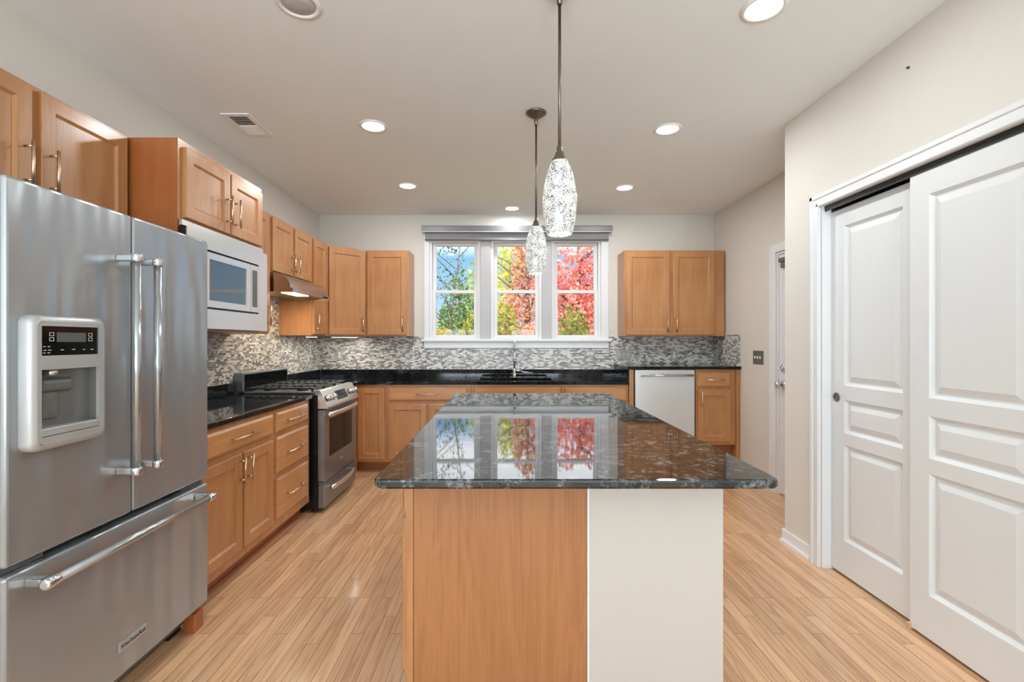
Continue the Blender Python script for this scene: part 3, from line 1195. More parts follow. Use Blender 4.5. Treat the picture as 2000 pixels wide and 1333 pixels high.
# ------------------------------------------------------------------ tile backsplash
m = MB()
m.box(LX + .0015, LX + .009, 2.27, 3.615, 1.0005, UZ0 - .001)
m.box(LX + .0015, LX + .009, 3.6155, 4.4095, 1.0005, 1.842).box(LX + .0015, LX + .009, 3.657, 4.4395, .93, 1.0005)
m.box(LX + .0015, LX + .009, 4.41, BY - .01, 1.0005, UZ0 - .001)
tag(m.build('tile_backsplash', TILEY), 'grey mosaic tile backsplash on the left wall behind the range', 'backsplash', 'mosaic backsplashes')
m = MB()
m.box(LX + .009, -.906, BY - .009, BY - .0015, 1.0005, UZ0 - .001).box(-.906, 1.176, BY - .009, BY - .0015, 1.0005, 1.237)
m.box(1.176, 1.2315, BY - .009, BY - .0015, 1.0005, UZ0 - .001).box(1.2315, RX - .009, BY - .009, BY - .0015, 1.0665, UZ0 - .001)
tag(m.build('tile_backsplash', TILEX), 'grey mosaic tile backsplash on the back wall under the window', 'backsplash', 'mosaic backsplashes')
m = MB()
m.box(RX - .009, RX - .0015, 4.79, BY - .01, 1.0665, 1.386)
tag(m.build('tile_backsplash', TILEY), 'short grey mosaic tile backsplash on the right wall beside the raised worktop', 'backsplash', 'mosaic backsplashes')

# ------------------------------------------------------------------ refrigerator
FFX = -1.375
FY0, FY1, FYM = 1.318, 2.224, 1.771
t = thing('refrigerator', (-1.7, 1.77, 0), 'stainless steel french-door refrigerator with an ice dispenser and bottom freezer drawer', 'refrigerator')
box_part('body', GREYPL, t, LX + .02, FFX - .075, FY0 + .005, FY1 - .005, .04, 1.755, bev=.004)
for y in (FY0 + .08, FY1 - .08):
    for x in (FFX - .13, LX + .11):
        box_part('foot', BLACK, t, x - .03, x + .03, y - .04, y + .04, 0, .04)
box_part('base_grille', BLACK, t, FFX - .10, FFX - .0755, FY0 + .03, FY1 - .03, .045, .11)


def fdoor(y0, y1, z0, z1, hole=None):
    m = MB()
    m.box(FFX - .07, FFX, y0, y1, z0, z1, bev=.010, seg=3)
    for f in m.bm.faces:
        f.smooth = False
    return m


ld = fdoor(FY0, FYM - .003, .687, 1.783).build('door', STEEL, t, label='left door with the dispenser')
rd = fdoor(FYM + .003, FY1, .687, 1.783).build('door', STEEL, t, label='right door')
fd = fdoor(FY0, FY1, .114, .663).build('freezer_drawer', STEEL, t)
box_part('gasket', BLACK, t, FFX - .0755, FFX - .0705, FY0 + .01, FY1 - .01, .13, 1.77)
box_part('hinge_cover', GREYPL, t, FFX - .075, FFX - .03, FY0 + .01, FY0 + .14, .665, .684)
box_part('hinge_cover', GREYPL, t, FFX - .075, FFX - .03, FY1 - .14, FY1 - .01, .665, .684)


def fhandle(parent, y, ypost, z0, z1):
    xb = -1.309
    m = MB()
    m.tube([(xb, y, z0 + .004), (xb, y, z1 - .004)], .0135, 16)
    m.build('handle', STEELH, parent)
    for z, s in ((z0, 1), (z1, -1)):
        q = MB()
        q.lathe((xb, y, z + s * .012), [(.016, -.014), (.0175, -.012), (.0175, .012), (.016, .014)], 16)
        q.box(FFX, xb - .010, ypost - .012, ypost + .012, z + s * .012 - .011, z + s * .012 + .011, bev=.003)
        q.build('handle_mount', CHROME, parent)


fhandle(ld, 1.705, 1.705, .845, 1.628)
fhandle(rd, 1.808, 1.808, .845, 1.628)
m = MB()
m.tube([(-1.309, 1.365, .624), (-1.309, 2.157, .624)], .0135, 16)
h = m.build('handle', STEELH, fd)
for y, s in ((1.365, 1), (2.157, -1)):
    q = MB()
    q.lathe((-1.309, y + s * .018, .624), [(.010, -.024), (.0165, -.022), (.0175, -.018), (.0175, .018), (.016, .02)], 16, 'Y')
    q.box(FFX, -1.319, y + s * .02 - .014, y + s * .02 + .014, .613, .635, bev=.003)
    q.build('handle_mount', CHROME, fd)

# dispenser
DX = -1.334
m = MB()
dy0, dy1, dz0, dz1 = 1.352, 1.612, 1.000, 1.396


def rrect(y0, y1, z0, z1, r, x, n=5):
    out = []
    for cy_, cz_, a0 in ((y1 - r, z1 - r, 0), (y0 + r, z1 - r, 90), (y0 + r, z0 + r, 180), (y1 - r, z0 + r, 270)):
        for k in range(n + 1):
            a = math.radians(a0 + 90 * k / n)
            out.append((x, cy_ + r * math.cos(a), cz_ + r * math.sin(a)))
    return out


# surround with two openings: outer shell ring + front plate pieces
by0, by1 = 1.381, 1.578          # opening y
m.rings([rrect(dy0, dy1, dz0, dz1, .025, FFX + .0005), rrect(dy0, dy1, dz0, dz1, .025, DX - .014),
         rrect(dy0 + .006, dy1 - .006, dz0 + .006, dz1 - .006, .022, DX - .004), rrect(dy0 + .016, dy1 - .016, dz0 + .018, dz1 - .018, .018, DX)], closed_ends=False, smooth=True)
fy0, fy1, fz0, fz1 = dy0 + .016, dy1 - .016, dz0 + .018, dz1 - .018
# front plate with openings
m2 = MB()
zt0, zt1 = 1.277, 1.364     # display
zb0, zb1 = 1.040, 1.236     # bay + tray
xs0, xs1 = DX - .012, DX
r = .018
for a, b, c_, d_ in ((fy0, by0, fz0 + r, fz1 - r), (by1, fy1, fz0 + r, fz1 - r), (by0, by1, zt1, fz1), (by0, by1, zb1, zt0), (by0, by1, fz0, zb0)):
    m.box(xs0, xs1, a, b, c_, d_)
for ya, yb in ((fy0, by0), (by1, fy1)):
    for za, zb_ in ((fz0, fz0 + r), (fz1 - r, fz1)):
        outer_y = ya if ya == fy0 else yb
        inner_y = yb if ya == fy0 else ya
        sgn = 1 if ya == fy0 else -1
        bottom = za == fz0
        cyc = outer_y + sgn * r
        czc = (fz0 + r) if bottom else (fz1 - r)
        poly = [(xs0, inner_y, czc)]
        arc = []
        for k in range(6):
            a = math.radians(90 * k / 5)
            arc.append((xs0, cyc - sgn * r * math.cos(a), czc + (-1 if bottom else 1) * r * math.sin(a)))
        poly = [(xs0, inner_y, czc)] + arc + [(xs0, inner_y, fz0 if bottom else fz1)]
        m.prism(poly, (DX - xs0, 0, 0))
dsp = m.build('dispenser', DISPG, ld)
cp = MB().box(DX - .011, DX - .005, by0 + .001, by1 - .001, zt0 + .001, zt1 - .001).build('control_panel', GLOSSB, dsp)
q = MB()
q.box(DX - .0048, DX - .0044, 1.432, 1.532, 1.317, 1.346)
q.build('display', DISPLAY, dsp)
for y in (1.416, 1.548):
    for z in (1.325, 1.340):
        q = MB()
        lo = []
        for x_, g_ in ((DX - .0048, 0), (DX - .0043, 0), (DX - .0043, .0016), (DX - .0048, .0016), (DX - .0048, 0)):
            lo.append([(x_, y - .0075 + g_, z - .0055 + g_), (x_, y + .0075 - g_, z - .0055 + g_), (x_, y + .0075 - g_, z + .0055 - g_), (x_, y - .0075 + g_, z + .0055 - g_)])
        q.rings(lo, False)
        q.build('button', ICON, dsp)
for y, z, w_ in [(1.395, 1.293, .009), (1.41, 1.293, .009), (1.45, 1.293, .01), (1.488, 1.294, .011), (1.525, 1.293, .008), (1.555, 1.293, .01),
                 (1.393, 1.3035, .008), (1.407, 1.3035, .008), (1.393, 1.285, .008), (1.407, 1.285, .008)]:
    MB().box(DX - .0048, DX - .0043, y - w_ / 2, y + w_ / 2, z - .0011, z + .0011).build('legend_mark', ICON, dsp)
# bay: shallow recess in the projecting housing
q = MB()
xb_ = FFX + .0015
q.box(xb_, xb_ + .003, by0, by1, 1.062, zb1)
q.box(xb_, DX - .0125, by0 - .004, by0 - .0005, zb0, zb1).box(xb_, DX - .0125, by1 + .0005, by1 + .004, zb0, zb1)
q.box(xb_, DX - .0125, by0, by1, zb1 + .0005, zb1 + .004)
q.build('bay', BAYG, dsp)
q = MB()
q.slab((xb_ + .003, by0 + .012, 1.165), AY, AZ, AX, .11, .045, [(0, 0), (0, .006), (.008, .020), (.016, .022)])
q.build('paddle', GREYPL, dsp)
q = MB()
q.slab((xb_ + .003, by0 + .03, 1.085), AY, AZ, AX, .055, .085, [(0, 0), (.004, .006), (.022, .008)])
q.build('spout_guide', BAYG, dsp)
q = MB()
q.box(xb_ + .003, DX - .001, by0 + .001, by1 - .001, zb0 + .001, 1.064, bev=.003)
q.build('drip_tray', DISPG, dsp)
q = MB()
q.lathe((xb_ + .018, by0 + .05, 1.217), [(.012, 0), (.016, .004), (.016, .018)], 14)
q.build('ice_chute', CHROME, dsp)

# nameplate
q = MB()
q.box(FFX, FFX + .005, 1.704, 1.835, .205, .241, bev=.0015)
np_ = q.build('nameplate', DISPG, fd)


def text_mesh(txt, size, mat, parent, loc, rot, name='lettering', ext=.0004, target_w=None):
    cu = bpy.data.curves.new(name, 'FONT')
    cu.body = txt
    cu.size = size
    cu.extrude = ext
    cu.align_x = 'CENTER'
    cu.align_y = 'CENTER'
    tmp = bpy.data.objects.new(name, cu)
    COL.objects.link(tmp)
    dg = bpy.context.evaluated_depsgraph_get()
    dg.update()
    me = bpy.data.meshes.new_from_object(tmp.evaluated_get(dg))
    COL.objects.unlink(tmp)
    bpy.data.objects.remove(tmp)
    M = Matrix.Translation(Vector(loc)) @ rot
    if target_w:
        w0 = max(v.co.x for v in me.vertices) - min(v.co.x for v in me.vertices)
        M = M @ Matrix.Diagonal((target_w / w0, 1, 1, 1))
    me.transform(M)
    c = Vector(loc)
    for v in me.vertices:
        v.co -= c
    me.materials.clear()
    me.materials.append(mat)
    o = bpy.data.objects.new(name, me)
    COL.objects.link(o)
    o.parent = parent
    o.location = c - wloc(parent)
    return o


ROT_PX = Matrix(((0, 0, 1, 0), (1, 0, 0, 0), (0, 1, 0, 0), (0, 0, 0, 1)))   # text x->Y, y->Z, normal->X
text_mesh('KitchenAid', .021, MARK, np_, (FFX + .0054, 1.7695, .223), ROT_PX, target_w=.112)

m = MB()
m.box(-1.448, -1.395, 2.155, 2.222, 0, .085, bev=.004)
tag(m.build('wood_block', MAPLED), 'small wooden block on the floor under the refrigerator corner', 'block')

# ------------------------------------------------------------------ microwave
t = thing('microwave', (-1.7, 2.65, 1.39), 'built-in stainless microwave with a wide trim frame beside the refrigerator', 'microwave')
TX = -1.505
y0, y1, z0, z1 = 2.272, 3.036, 1.383, 1.869
oy0, oy1, oz0, oz1 = 2.392, 2.934, 1.483, 1.785
m = MB()
for a, b, c_, d_ in ((y0, oy0, z0, z1), (oy1, y1, z0, z1), (oy0, oy1, z0, oz0), (oy0, oy1, oz1, z1)):
    m.box(TX - .006, TX, a, b, c_, d_)
m.build('trim_frame', STEELM, t)
m = MB()
for a, b, c_, d_ in ((y0 + .001, oy0 - .001, z0 + .001, z1 - .001), (oy1 + .001, y1 - .001, z0 + .001, z1 - .001), (oy0 - .001, oy1 + .001, z0 + .001, oz0 - .001), (oy0 - .001, oy1 + .001, oz1 + .001, z1 - .001)):
    m.box(MX + .003, TX - .0062, a, b, c_, d_)
m.build('trim_box', BLACK, t)  # black stands for the shadow at the side of the microwave trim
box_part('top_vent', STEELM, t, MX + .003, MX + .02, 2.275, 3.036, 1.8735, 1.9, bev=.001)
box_part('gap_liner', BLACK, t, MX + .003, TX - .012, oy0 + .001, oy1 - .001, oz0 + .001, oz1 - .001)
box_part('case', BLACK, t, LX + .1, MX + .0028, 2.32, 3.02, 1.42, 1.86)
m = MB()
a0, a1, b0, b1 = oy0 + .012, oy1 - .013, oz0 + .010, oz1 - .012
dv = 2.83            # division door / controls
wy0, wy1, wz0, wz1 = a0 + .03, 2.785, b0 + .035, b1 - .035
xs = TX - .010
for p0, p1, q0, q1 in ((a0, wy0, b0, b1), (wy1, dv, b0, b1), (wy0, wy1, b0, wz0), (wy0, wy1, wz1, b1)):
    m.box(xs, TX + .006, p0, p1, q0, q1)
dr = m.build('door', STEELM, t)
MB().box(xs, TX + .003, wy0 + .0005, wy1 - .0005, wz0 + .0005, wz1 - .0005).build('window', MICROG, dr)
m = MB()
m.box(xs, TX + .006, dv + .003, a1, b0, b1)
pn = m.build('control_panel', STEELM, t)
MB().box(TX + .006, TX + .0075, dv + .018, a1 - .018, b0 + .03, b1 - .03).build('display', MICROG, pn)

# ------------------------------------------------------------------ range hood
t = thing('range_hood', (-1.84, 4.01, 1.69), 'stainless under-cabinet range hood with a lit underside above the gas range', 'range hood')
hy0, hy1 = 3.622, 4.404
prof = [(LX + .012, 1.842), (-1.77, 1.842)]
for k in range(9):
    a = math.radians(90 - 90 * k / 8)
    prof.append((-1.745 + .125 * math.cos(a), 1.728 + .112 * math.sin(a)))
prof += [(-1.612, 1.725), (-1.60, 1.72), (-1.60, 1.695), (LX + .012, 1.695)]
m = MB()
# shell: sides and top
th = .004
loop0 = [(x, hy0, z) for x, z in prof]
loop1 = [(x, hy1, z) for x, z in prof]
for Lp, dy in ((loop0, th), (loop1, -th)):
    m.rings([Lp, [(x, y + dy, z) for x, y, z in Lp]])
top = prof[:-1]
for (xa, za), (xb2, zb2) in zip(top, top[1:]):
    v = [m.bm.verts.new(p_) for p_ in ((xa, hy0 + th, za), (xb2, hy0 + th, zb2), (xb2, hy1 - th, zb2), (xa, hy1 - th, za))]
    m.bm.faces.new(v).smooth = True
m.build('shell', STEELHD, t)
box_part('filter', simple('hood_filter', lin(196, 176, 128), .35, .8), t, LX + .014, -1.605, hy0 + th + .001, hy1 - th - .001, 1.712, 1.716)
q = MB()
for k in range(3):
    q.box(-1.601, -1.593, 4.24 + k * .035, 4.262 + k * .035, 1.7, 1.715, bev=.002)
q.build('switches', BLACK, t)
hl = MB().box(-1.80, -1.70, 3.86, 4.16, 1.707, 1.7115).build('lamp_lens', WARM, t)
area('hood_lamp', (-1.75, 4.01, 1.70), (0, 0, 0), .3, .1, 5.0, (1, .8, .55), parent=hl)

# ------------------------------------------------------------------ range
t = thing('range', (-1.72, 4.05, 0), 'stainless slide-in gas range with an oven window between the base cabinets', 'range')
ry0, ry1 = 3.666, 4.430
OX = -1.377
box_part('body', BLACK, t, LX + .012, -1.428, ry0, ry1, .03, .905)
for y in (ry0 + .06, ry1 - .06):
    for x in (-1.48, -1.98):
        MB().lathe((x, y, 0), [(.018, 0), (.018, .03)], 12).build('foot', BLACK, t)
box_part('kick_plate', BLACK, t, -1.46, -1.43, ry0 + .01, ry1 - .01, .012, .03)
box_part('cooktop', STEELR, t, LX + .09, -1.452, ry0 - .004, ry1 + .004, .9155, .928, bev=.003)
# front control panel, sloped
prof = [(-1.450, .905), (-1.450, .938), (-1.420, .940), (-1.408, .934), (-1.352, .815), (-1.352, .800), (-1.428, .800), (-1.428, .905)]
m = MB()
m.prism([(x, ry0, z) for x, z in prof], (0, ry1 - ry0, 0))
cpn = m.build('control_panel', STEELM, t)
sl = Vector((.056, 0, -.119)).normalized()
nn = Vector((.119, 0, .056)).normalized()
P0 = Vector((-1.408, 0, .934))
q = MB()
q.slab(P0 + sl * .03 + Vector((0, 3.93, 0)), AY, -sl * -1, nn, .24, .075, [(0, -.001), (0, .003), (.003, .004)])
q.build('display', GLOSSB, cpn)
for y in (3.72, 3.785, 3.85, 4.25, 4.315, 4.38):
    q = MB()
    c = P0 + sl * .068 + Vector((0, y, 0))
    u = AY
    v = sl
    loops = []
    for rr, hh in ((.023, 0), (.023, .006), (.018, .008), (.018, .03), (.016, .034)):
        loops.append([c + nn * hh + (u * math.cos(a) + v * math.sin(a)) * rr for a in [2 * math.pi * k / 18 for k in range(18)]])
    q.rings(loops, True, True)
    kb = q.build('knob', CHROME, cpn)
    b_ = MB()
    loops = []
    for rr, hh in ((.024, .0005), (.0255, .003), (.0235, .0065)):
        loops.append([c + nn * hh + (u * math.cos(a) + v * math.sin(a)) * rr for a in [2 * math.pi * k / 18 for k in range(18)]])
    b_.rings(loops, True, True)
    b_.build('knob_bezel', BLACK, kb)
# oven door
m = MB()
gy0, gy1, gz0, gz1 = ry0 + .10, ry1 - .10, .41, .705
dz0_, dz1_ = .239, .789
x0, x1 = -1.427, OX
for a, b, c_, d_ in ((ry0 + .002, gy0, dz0_, dz1_), (gy1, ry1 - .002, dz0_, dz1_), (gy0, gy1, dz0_, gz0), (gy0, gy1, gz1, dz1_)):
    m.box(x0, x1, a, b, c_, d_)
od = m.build('oven_door', STEELR, t)
MB().box(x0 + .01, x1 - .002, gy0, gy1, gz0, gz1).build('oven_window', OVENG, od)


def bow(parent, z, ya, yb, out, r, mat, rz):
    pts = []
    for k in range(13):
        s = k / 12
        y = ya + (yb - ya) * s
        x = OX + .006 + out * (math.sin(math.pi * min(1, max(0, s * .86 + .07))) ** .5)
        pts.append((x, y, z))
    pts = [(OX - .001, ya + .004, z)] + pts + [(OX - .001, yb - .004, z)]
    m = MB()
    m.tube(pts, r, 12)
    for v in m.bm.verts:
        v.co.z = z + (v.co.z - z) * rz
    return m.build('handle', mat, parent)


bow(od, .75, ry0 + .05, ry1 - .05, .042, .011, STEELM, 1.7)
MB().box(OX, OX + .003, 4.02, 4.075, .325, .345, bev=.001).build('badge', CHROME, od)
m = MB()
m.box(x0, x1, ry0 + .002, ry1 - .002, .036, .215, bev=.004).box(x0, x1 - .006, ry0 + .002, ry1 - .002, .219, .232)
wd = m.build('warming_drawer', STEELR, t)
bow(wd, .165, ry0 + .12, ry1 - .12, .036, .011, STEELM, 1.7)
# backguard
bgd = MB()
bgd.box(LX + .011, -2.004, ry0 + .002, ry1 - .002, .9285, 1.072, bev=.004)
bo = bgd.build('backguard', STEELR, t)
MB().box(-2.0035, -2.000, ry0 + .028, ry1 - .02, .937, 1.058).build('backguard_panel', GLOSSB, bo)
# grates and burners
for k in range(3):
    ga = ry0 + .02 + k * .2435
    gb = ga + .238
    m = MB()
    zt = .958
    for y in (ga + .01, gb - .01):
        m.box(-1.985, -1.475, y - .007, y + .007, zt - .012, zt, bev=.002)
    for x in (-1.98, -1.48, -1.73):
        m.box(x - .007, x + .007, ga, gb, zt - .012, zt, bev=.002)
    for j in range(9):
        x = -1.955 + j * .056
        m.box(x - .006, x + .006, ga, ga + .085, zt - .010, zt + .004, bev=.002)
        m.box(x - .006, x + .006, gb - .085, gb, zt - .010, zt + .004, bev=.002)
    for x in (-1.98, -1.48):
        for y in (ga + .01, gb - .01):
            m.box(x - .008, x + .008, y - .008, y + .008, .928, zt - .011)
    m.build('grate', IRON, t)
for y in (ry0 + .139, ry0 + .382, ry0 + .625):
    for x in (-1.60, -1.86):
        MB().lathe((x, y, .928), [(.045, 0), (.045, .008), (.035, .010), (.035, .018), (.03, .02)], 18).build('burner', BLACK, t)

# ------------------------------------------------------------------ dishwasher
t = thing('dishwasher', (1.605, 5.1, 0), 'stainless dishwasher under the raised granite worktop', 'dishwasher')
DWY = 4.785
box_part('tub', BLACK, t, 1.305, 1.906, DWY + .026, BY - .02, .21, RT0 - .004)
box_part('base', BLACK, t, 1.31, 1.90, DWY + .08, BY - .05, 0, .208)
m = MB()
m.box(1.308, 1.903, DWY, DWY + .025, .28, 1.033, bev=.004)
do = m.build('door', STEELD, t)
m = MB()
m.tube([(1.352, DWY - .035, .978), (1.878, DWY - .035, .978)], .0115, 14)
for x in (1.365, 1.865):
    m.box(x - .012, x + .012, DWY - .03, DWY, .970, .986, bev=.002)
m.build('handle', STEELH, do)
box_part('side_gap', BLACK, t, 1.294, 1.3045, DWY + .012, DWY + .03, .1, 1.03)

# ------------------------------------------------------------------ sink and faucet
m = MB()
s0, s1, q0, q1, zb = SX0 + .006, SX1 - .006, SY0 + .006, SY1 - .006, .70
m.box(s0, s0 + .004, q0, q1, zb, CT0 + .002).box(s1 - .004, s1, q0, q1, zb, CT0 + .002)
m.box(s0 + .004, s1 - .004, q0, q0 + .004, zb, CT0 + .002).box(s0 + .004, s1 - .004, q1 - .004, q1, zb, CT0 + .002)
m.box(s0, s1, q0, q1, zb - .004, zb)
tag(m.build('sink', BLACK), 'undermount black sink set into the worktop below the window', 'sink')
FXc, FYc = .113, 5.318
t = thing('faucet', (FXc, FYc, CT1), 'tall polished pull-down faucet behind the sink', 'faucet')
m = MB()
m.lathe((FXc, FYc, CT1), [(.026, 0), (.026, .006), (.019, .012), (.017, .09), (.014, .1)], 18)
m.build('base', CHROME, t)
m = MB()
pts = [(FXc, FYc, CT1 + .095), (FXc, FYc, CT1 + .31)]
for k in range(1, 10):
    a = math.radians(180 * k / 10)
    pts.append((FXc, FYc - .085 + .085 * math.cos(a), CT1 + .31 + .092 * math.sin(a)))
pts.append((FXc, FYc - .17, CT1 + .30))
m.tube(pts, .0115, 12)
m.build('spout', CHROME, t)
m = MB()
m.lathe((FXc, FYc - .17, CT1 + .175), [(.013, 0), (.018, .006), (.018, .03), (.0145, .05), (.0135, .125)], 16)
sp_ = m.build('spray_head', CHROME, t)
MB().lathe((FXc, FYc - .17, CT1 + .205), [(.0186, 0), (.0186, .006)], 16).build('spray_collar', BLACK, sp_)
m = MB()
m.tube([(FXc + .015, FYc, CT1 + .075), (FXc + .07, FYc, CT1 + .075)], .014, 12)
m.tube([(FXc + .07, FYc, CT1 + .075), (FXc + .09, FYc - .01, CT1 + .062), (FXc + .20, FYc - .03, CT1 + .052)], [.011, .009, .008], 10)
m.build('lever', CHROME, t)

# ------------------------------------------------------------------ pendants
def pendant(x, y, zb, label):
    t = thing('pendant_lamp', (x, y, zb), label, 'pendant lamp', 'pendant lamps over the island')
    H = .293
    zt = zb + H
    m = MB()
    m.lathe((x, y, CZ), [(.062, 0), (.064, -.006), (.055, -.014), (.047, -.016), (.043, -.024), (.03, -.027), (.026, -.034), (.012, -.036), (.011, -.075), (.008, -.08)], 28)
    m.build('canopy', BRONZE, t)
    m = MB()
    m.tube([(x, y, CZ - .075), (x, y, zt + .06)], .0062, 12)
    m.build('rod', BRONZE, t)
    m = MB()
    m.lathe((x, y, zt), [(.034, -.012), (.033, .004), (.022, .016), (.016, .035), (.011, .04), (.012, .055), (.007, .066)], 24)
    m.build('cap', BRONZE, t)
    m = MB()
    R = .0685
    prof = []
    for k in range(19):
        s = k / 18
        z = s * H
        # widest a bit below the middle, narrow at top
        if s < .45:
            r_ = R * (1 - .27 * ((.45 - s) / .45) ** 2)
        else:
            r_ = R * (1 - .52 * ((s - .45) / .55) ** 2.0)
        prof.append((r_, z))
    inner = [(r_ - .004, z) for r_, z in reversed(prof)]
    L = prof + inner + [prof[0]]
    m.lathe((x, y, zb), L, 40, cap=False)
    m.build('shade', CRACK, t, label='white crackle mosaic glass shade')
    bl = MB().lathe((x, y, zb + .012), [(.046, 0), (.0465, .002), (.03, .004)], 24).build('bulb', LENS, t)
    l = bpy.data.lights.new('pendant_light', 'SPOT')
    l.energy = 13
    l.spot_size = math.radians(125)
    l.spot_blend = .8
    l.shadow_soft_size = .045
    l.color = (1, .95, .88)
    o = bpy.data.objects.new('pendant_light', l)
    COL.objects.link(o)
    o.parent = t
    o.location = (0, 0, -.004)
    return t


pendant(.221, 1.913, 1.745, 'nearer and larger-looking crackle glass pendant lamp over the island')
pendant(.198, 2.98, 1.738, 'farther crackle glass pendant lamp with its round ceiling canopy in view')

# ------------------------------------------------------------------ recessed lights
CANW = simple('can_trim_white', lin(240, 238, 234), .4, vary=.005)


def can(x, y, label, on=True, R=.092, power=12.0):
    t = thing('recessed_light', (x, y, CZ - .008), label, 'ceiling light', 'recessed ceiling lights')
    m = MB()
    m.lathe((x, y, CZ), [(R, -.0005), (R, -.004), (R - .012, -.009), (R - .018, -.007), (R - .024, -.0015), (R - .024, -.0005)], 36, cap=False)
    m.build('trim_ring', CANW, t)
    m = MB()
    m.lathe((x, y, CZ), [(R - .024, -.0008), (R - .025, -.003), (.02, -.0045)], 32)
    ln = m.build('lens', LENS if on else LENSOFF, t)
    if on:
        area('can_lamp', (x, y, CZ - .012), (0, 0, 0), .11, .11, power, (.96, .985, 1), 'DISK', parent=ln)
    return t


can(-.866, 3.164, 'lit recessed ceiling light nearest the air vent')
can(1.095, 3.21, 'lit recessed ceiling light on the right of the pendants at mid ceiling')
can(-.886, 4.384, 'lit recessed ceiling light above the range side near the back wall')
can(1.115, 4.435, 'lit recessed ceiling light on the right near the back wall')
can(.082, 5.127, 'lit recessed ceiling light just in front of the window', power=5.0)
can(1.107, 2.042, 'lit recessed ceiling light cut by the top of the view on the right', power=6.0)
can(-.868, 2.02, 'unlit recessed ceiling light cut by the top of the view on the left', on=False)

# ceiling vent
t = thing('ceiling_vent', (-1.685, 3.15, CZ - .01), 'white louvred air vent in the ceiling above the microwave', 'vent')
m = MB()
vx0, vx1, vy0, vy1 = -1.775, -1.595, 2.985, 3.315
b_ = .032
for a in ((vx0, vx0 + b_, vy0, vy1), (vx1 - b_, vx1, vy0, vy1), (vx0 + b_, vx1 - b_, vy0, vy0 + b_), (vx0 + b_, vx1 - b_, vy1 - b_, vy1)):
    m.box(*a, CZ - .008, CZ - .0005, bev=.002)
m.build('frame', CANW, t)
MB().box(vx0 + b_, vx1 - b_, vy0 + b_, vy1 - b_, CZ - .0025, CZ - .0005).build('duct', simple('duct_grey', lin(96, 94, 88), .7), t)
m = MB()
for k in range(11):
    y = vy0 + b_ + .012 + k * .0235
    s = .010 if k >= 5 else -.010
    m.prism([(vx0 + b_, y - .0015, CZ - .003), (vx0 + b_, y + .0015, CZ - .003), (vx0 + b_, y + .0015 + s, CZ - .010), (vx0 + b_, y - .0015 + s, CZ - .010)], (vx1 - vx0 - 2 * b_, 0, 0))
m.build('louvres', CANW, t)

# ------------------------------------------------------------------ window shade
t = thing('window_shade', (.14, 5.34, 2.4), 'grey roller shade cassette mounted above the triple window', 'window shade')
m = MB()
m.prism([(-.915, 5.375, 2.602), (-.915, 5.31, 2.602), (-.915, 5.30, 2.594), (-.915, 5.30, 2.54), (-.915, 5.308, 2.534), (-.915, 5.375, 2.534)], (2.115, 0, 0))
cs = m.build('cassette', SHADEM, t)
MB().box(-.915, 1.20, 5.298, 5.304, 2.528, 2.536, bev=.001).build('cassette_lip', WHITE, t)
MB().box(-.885, 1.165, 5.345, 5.352, 2.452, 2.533).build('fabric', SHADEF, t)
MB().tube([(-.885, 5.348, 2.450), (1.165, 5.348, 2.450)], .008, 10).build('hem_bar', SHADEM, t)

# ------------------------------------------------------------------ outlets and switches
def plate(name, c, U, N, w, h, kind, mat, label, group='wall plates', inner=OUTW):
    c, U, N = Vector(c), Vector(U), Vector(N)
    t = thing(name, c, label, 'outlet' if 'outlet' in name else 'light switch', group)
    m = MB()
    m.slab(c - U * w / 2 - AZ * h / 2, U, AZ, N, w, h, [(0, 0), (0, .003), (.004, .0055), (.005, .0055)])
    m.build('cover_plate', mat, t)
    if kind == 'duplex_v':
        offs = [(0, .019), (0, -.019)]
    elif kind == 'duplex_h':
        offs = [(-.019, 0), (.019, 0)]
    else:
        n = int(kind)
        offs = [((k - (n - 1) / 2) * .046, 0) for k in range(n)]
    for u, v in offs:
        m = MB()
        if kind.startswith('duplex'):
            o = c + U * (u - .013) + AZ * (v - .014)
            m.slab(o, U, AZ, N, .026, .028, [(0, .0054), (.002, .0075), (.003, .0075)])
            s = m.build('receptacle', inner, t)
            q = MB()
            for du in (-.006, .006):
                o2 = c + U * (u + du - .001) + AZ * (v - .004)
                q.slab(o2, U, AZ, N, .002, .008, [(0, .0074), (0, .0078)])
            q.build('slots', BLACK, s)
        else:
            o = c + U * (u - .005) + AZ * (v - .012)
            m.slab(o, U, AZ, N, .010, .024, [(0, .0054), (.0005, .008), (.003, .016)])
            m.build('toggle', inner, t)
    return t


TY = BY - .0095
plate('outlet', (-1.853, TY, 1.161), AX, NY, .075, .115, 'duplex_v', OUTG, 'outlet with white sockets on the back tile in the left corner')
plate('outlet', (LX + .0095, 4.755, 1.18), AY, NX, .075, .115, 'duplex_v', OUTG, 'outlet on the left wall tile right of the range')
plate('outlet', (-.708, TY, 1.178), AX, NY, .115, .075, 'duplex_h', OUTG, 'sideways outlet on the tile under the left window')
plate('outlet', (.965, TY, 1.178), AX, NY, .115, .075, 'duplex_h', OUTG, 'sideways outlet on the tile under the right window')
plate('light_switch', (1.344, TY, 1.168), AX, NY, .163, .11, '3', OUTG, 'three-gang white switch on the tile just right of the window', inner=OUTW)
plate('outlet', (1.912, TY, 1.166), AX, NY, .072, .115, 'duplex_v', OUTG, 'upright outlet on the tile above the dishwasher')
plate('light_switch', (RX - .0005, 4.45, 1.167), AY, Vector((-1, 0, 0)), .18, .125, '3', STEELP, 'brushed metal three-gang switch on the right wall beside the exterior door')

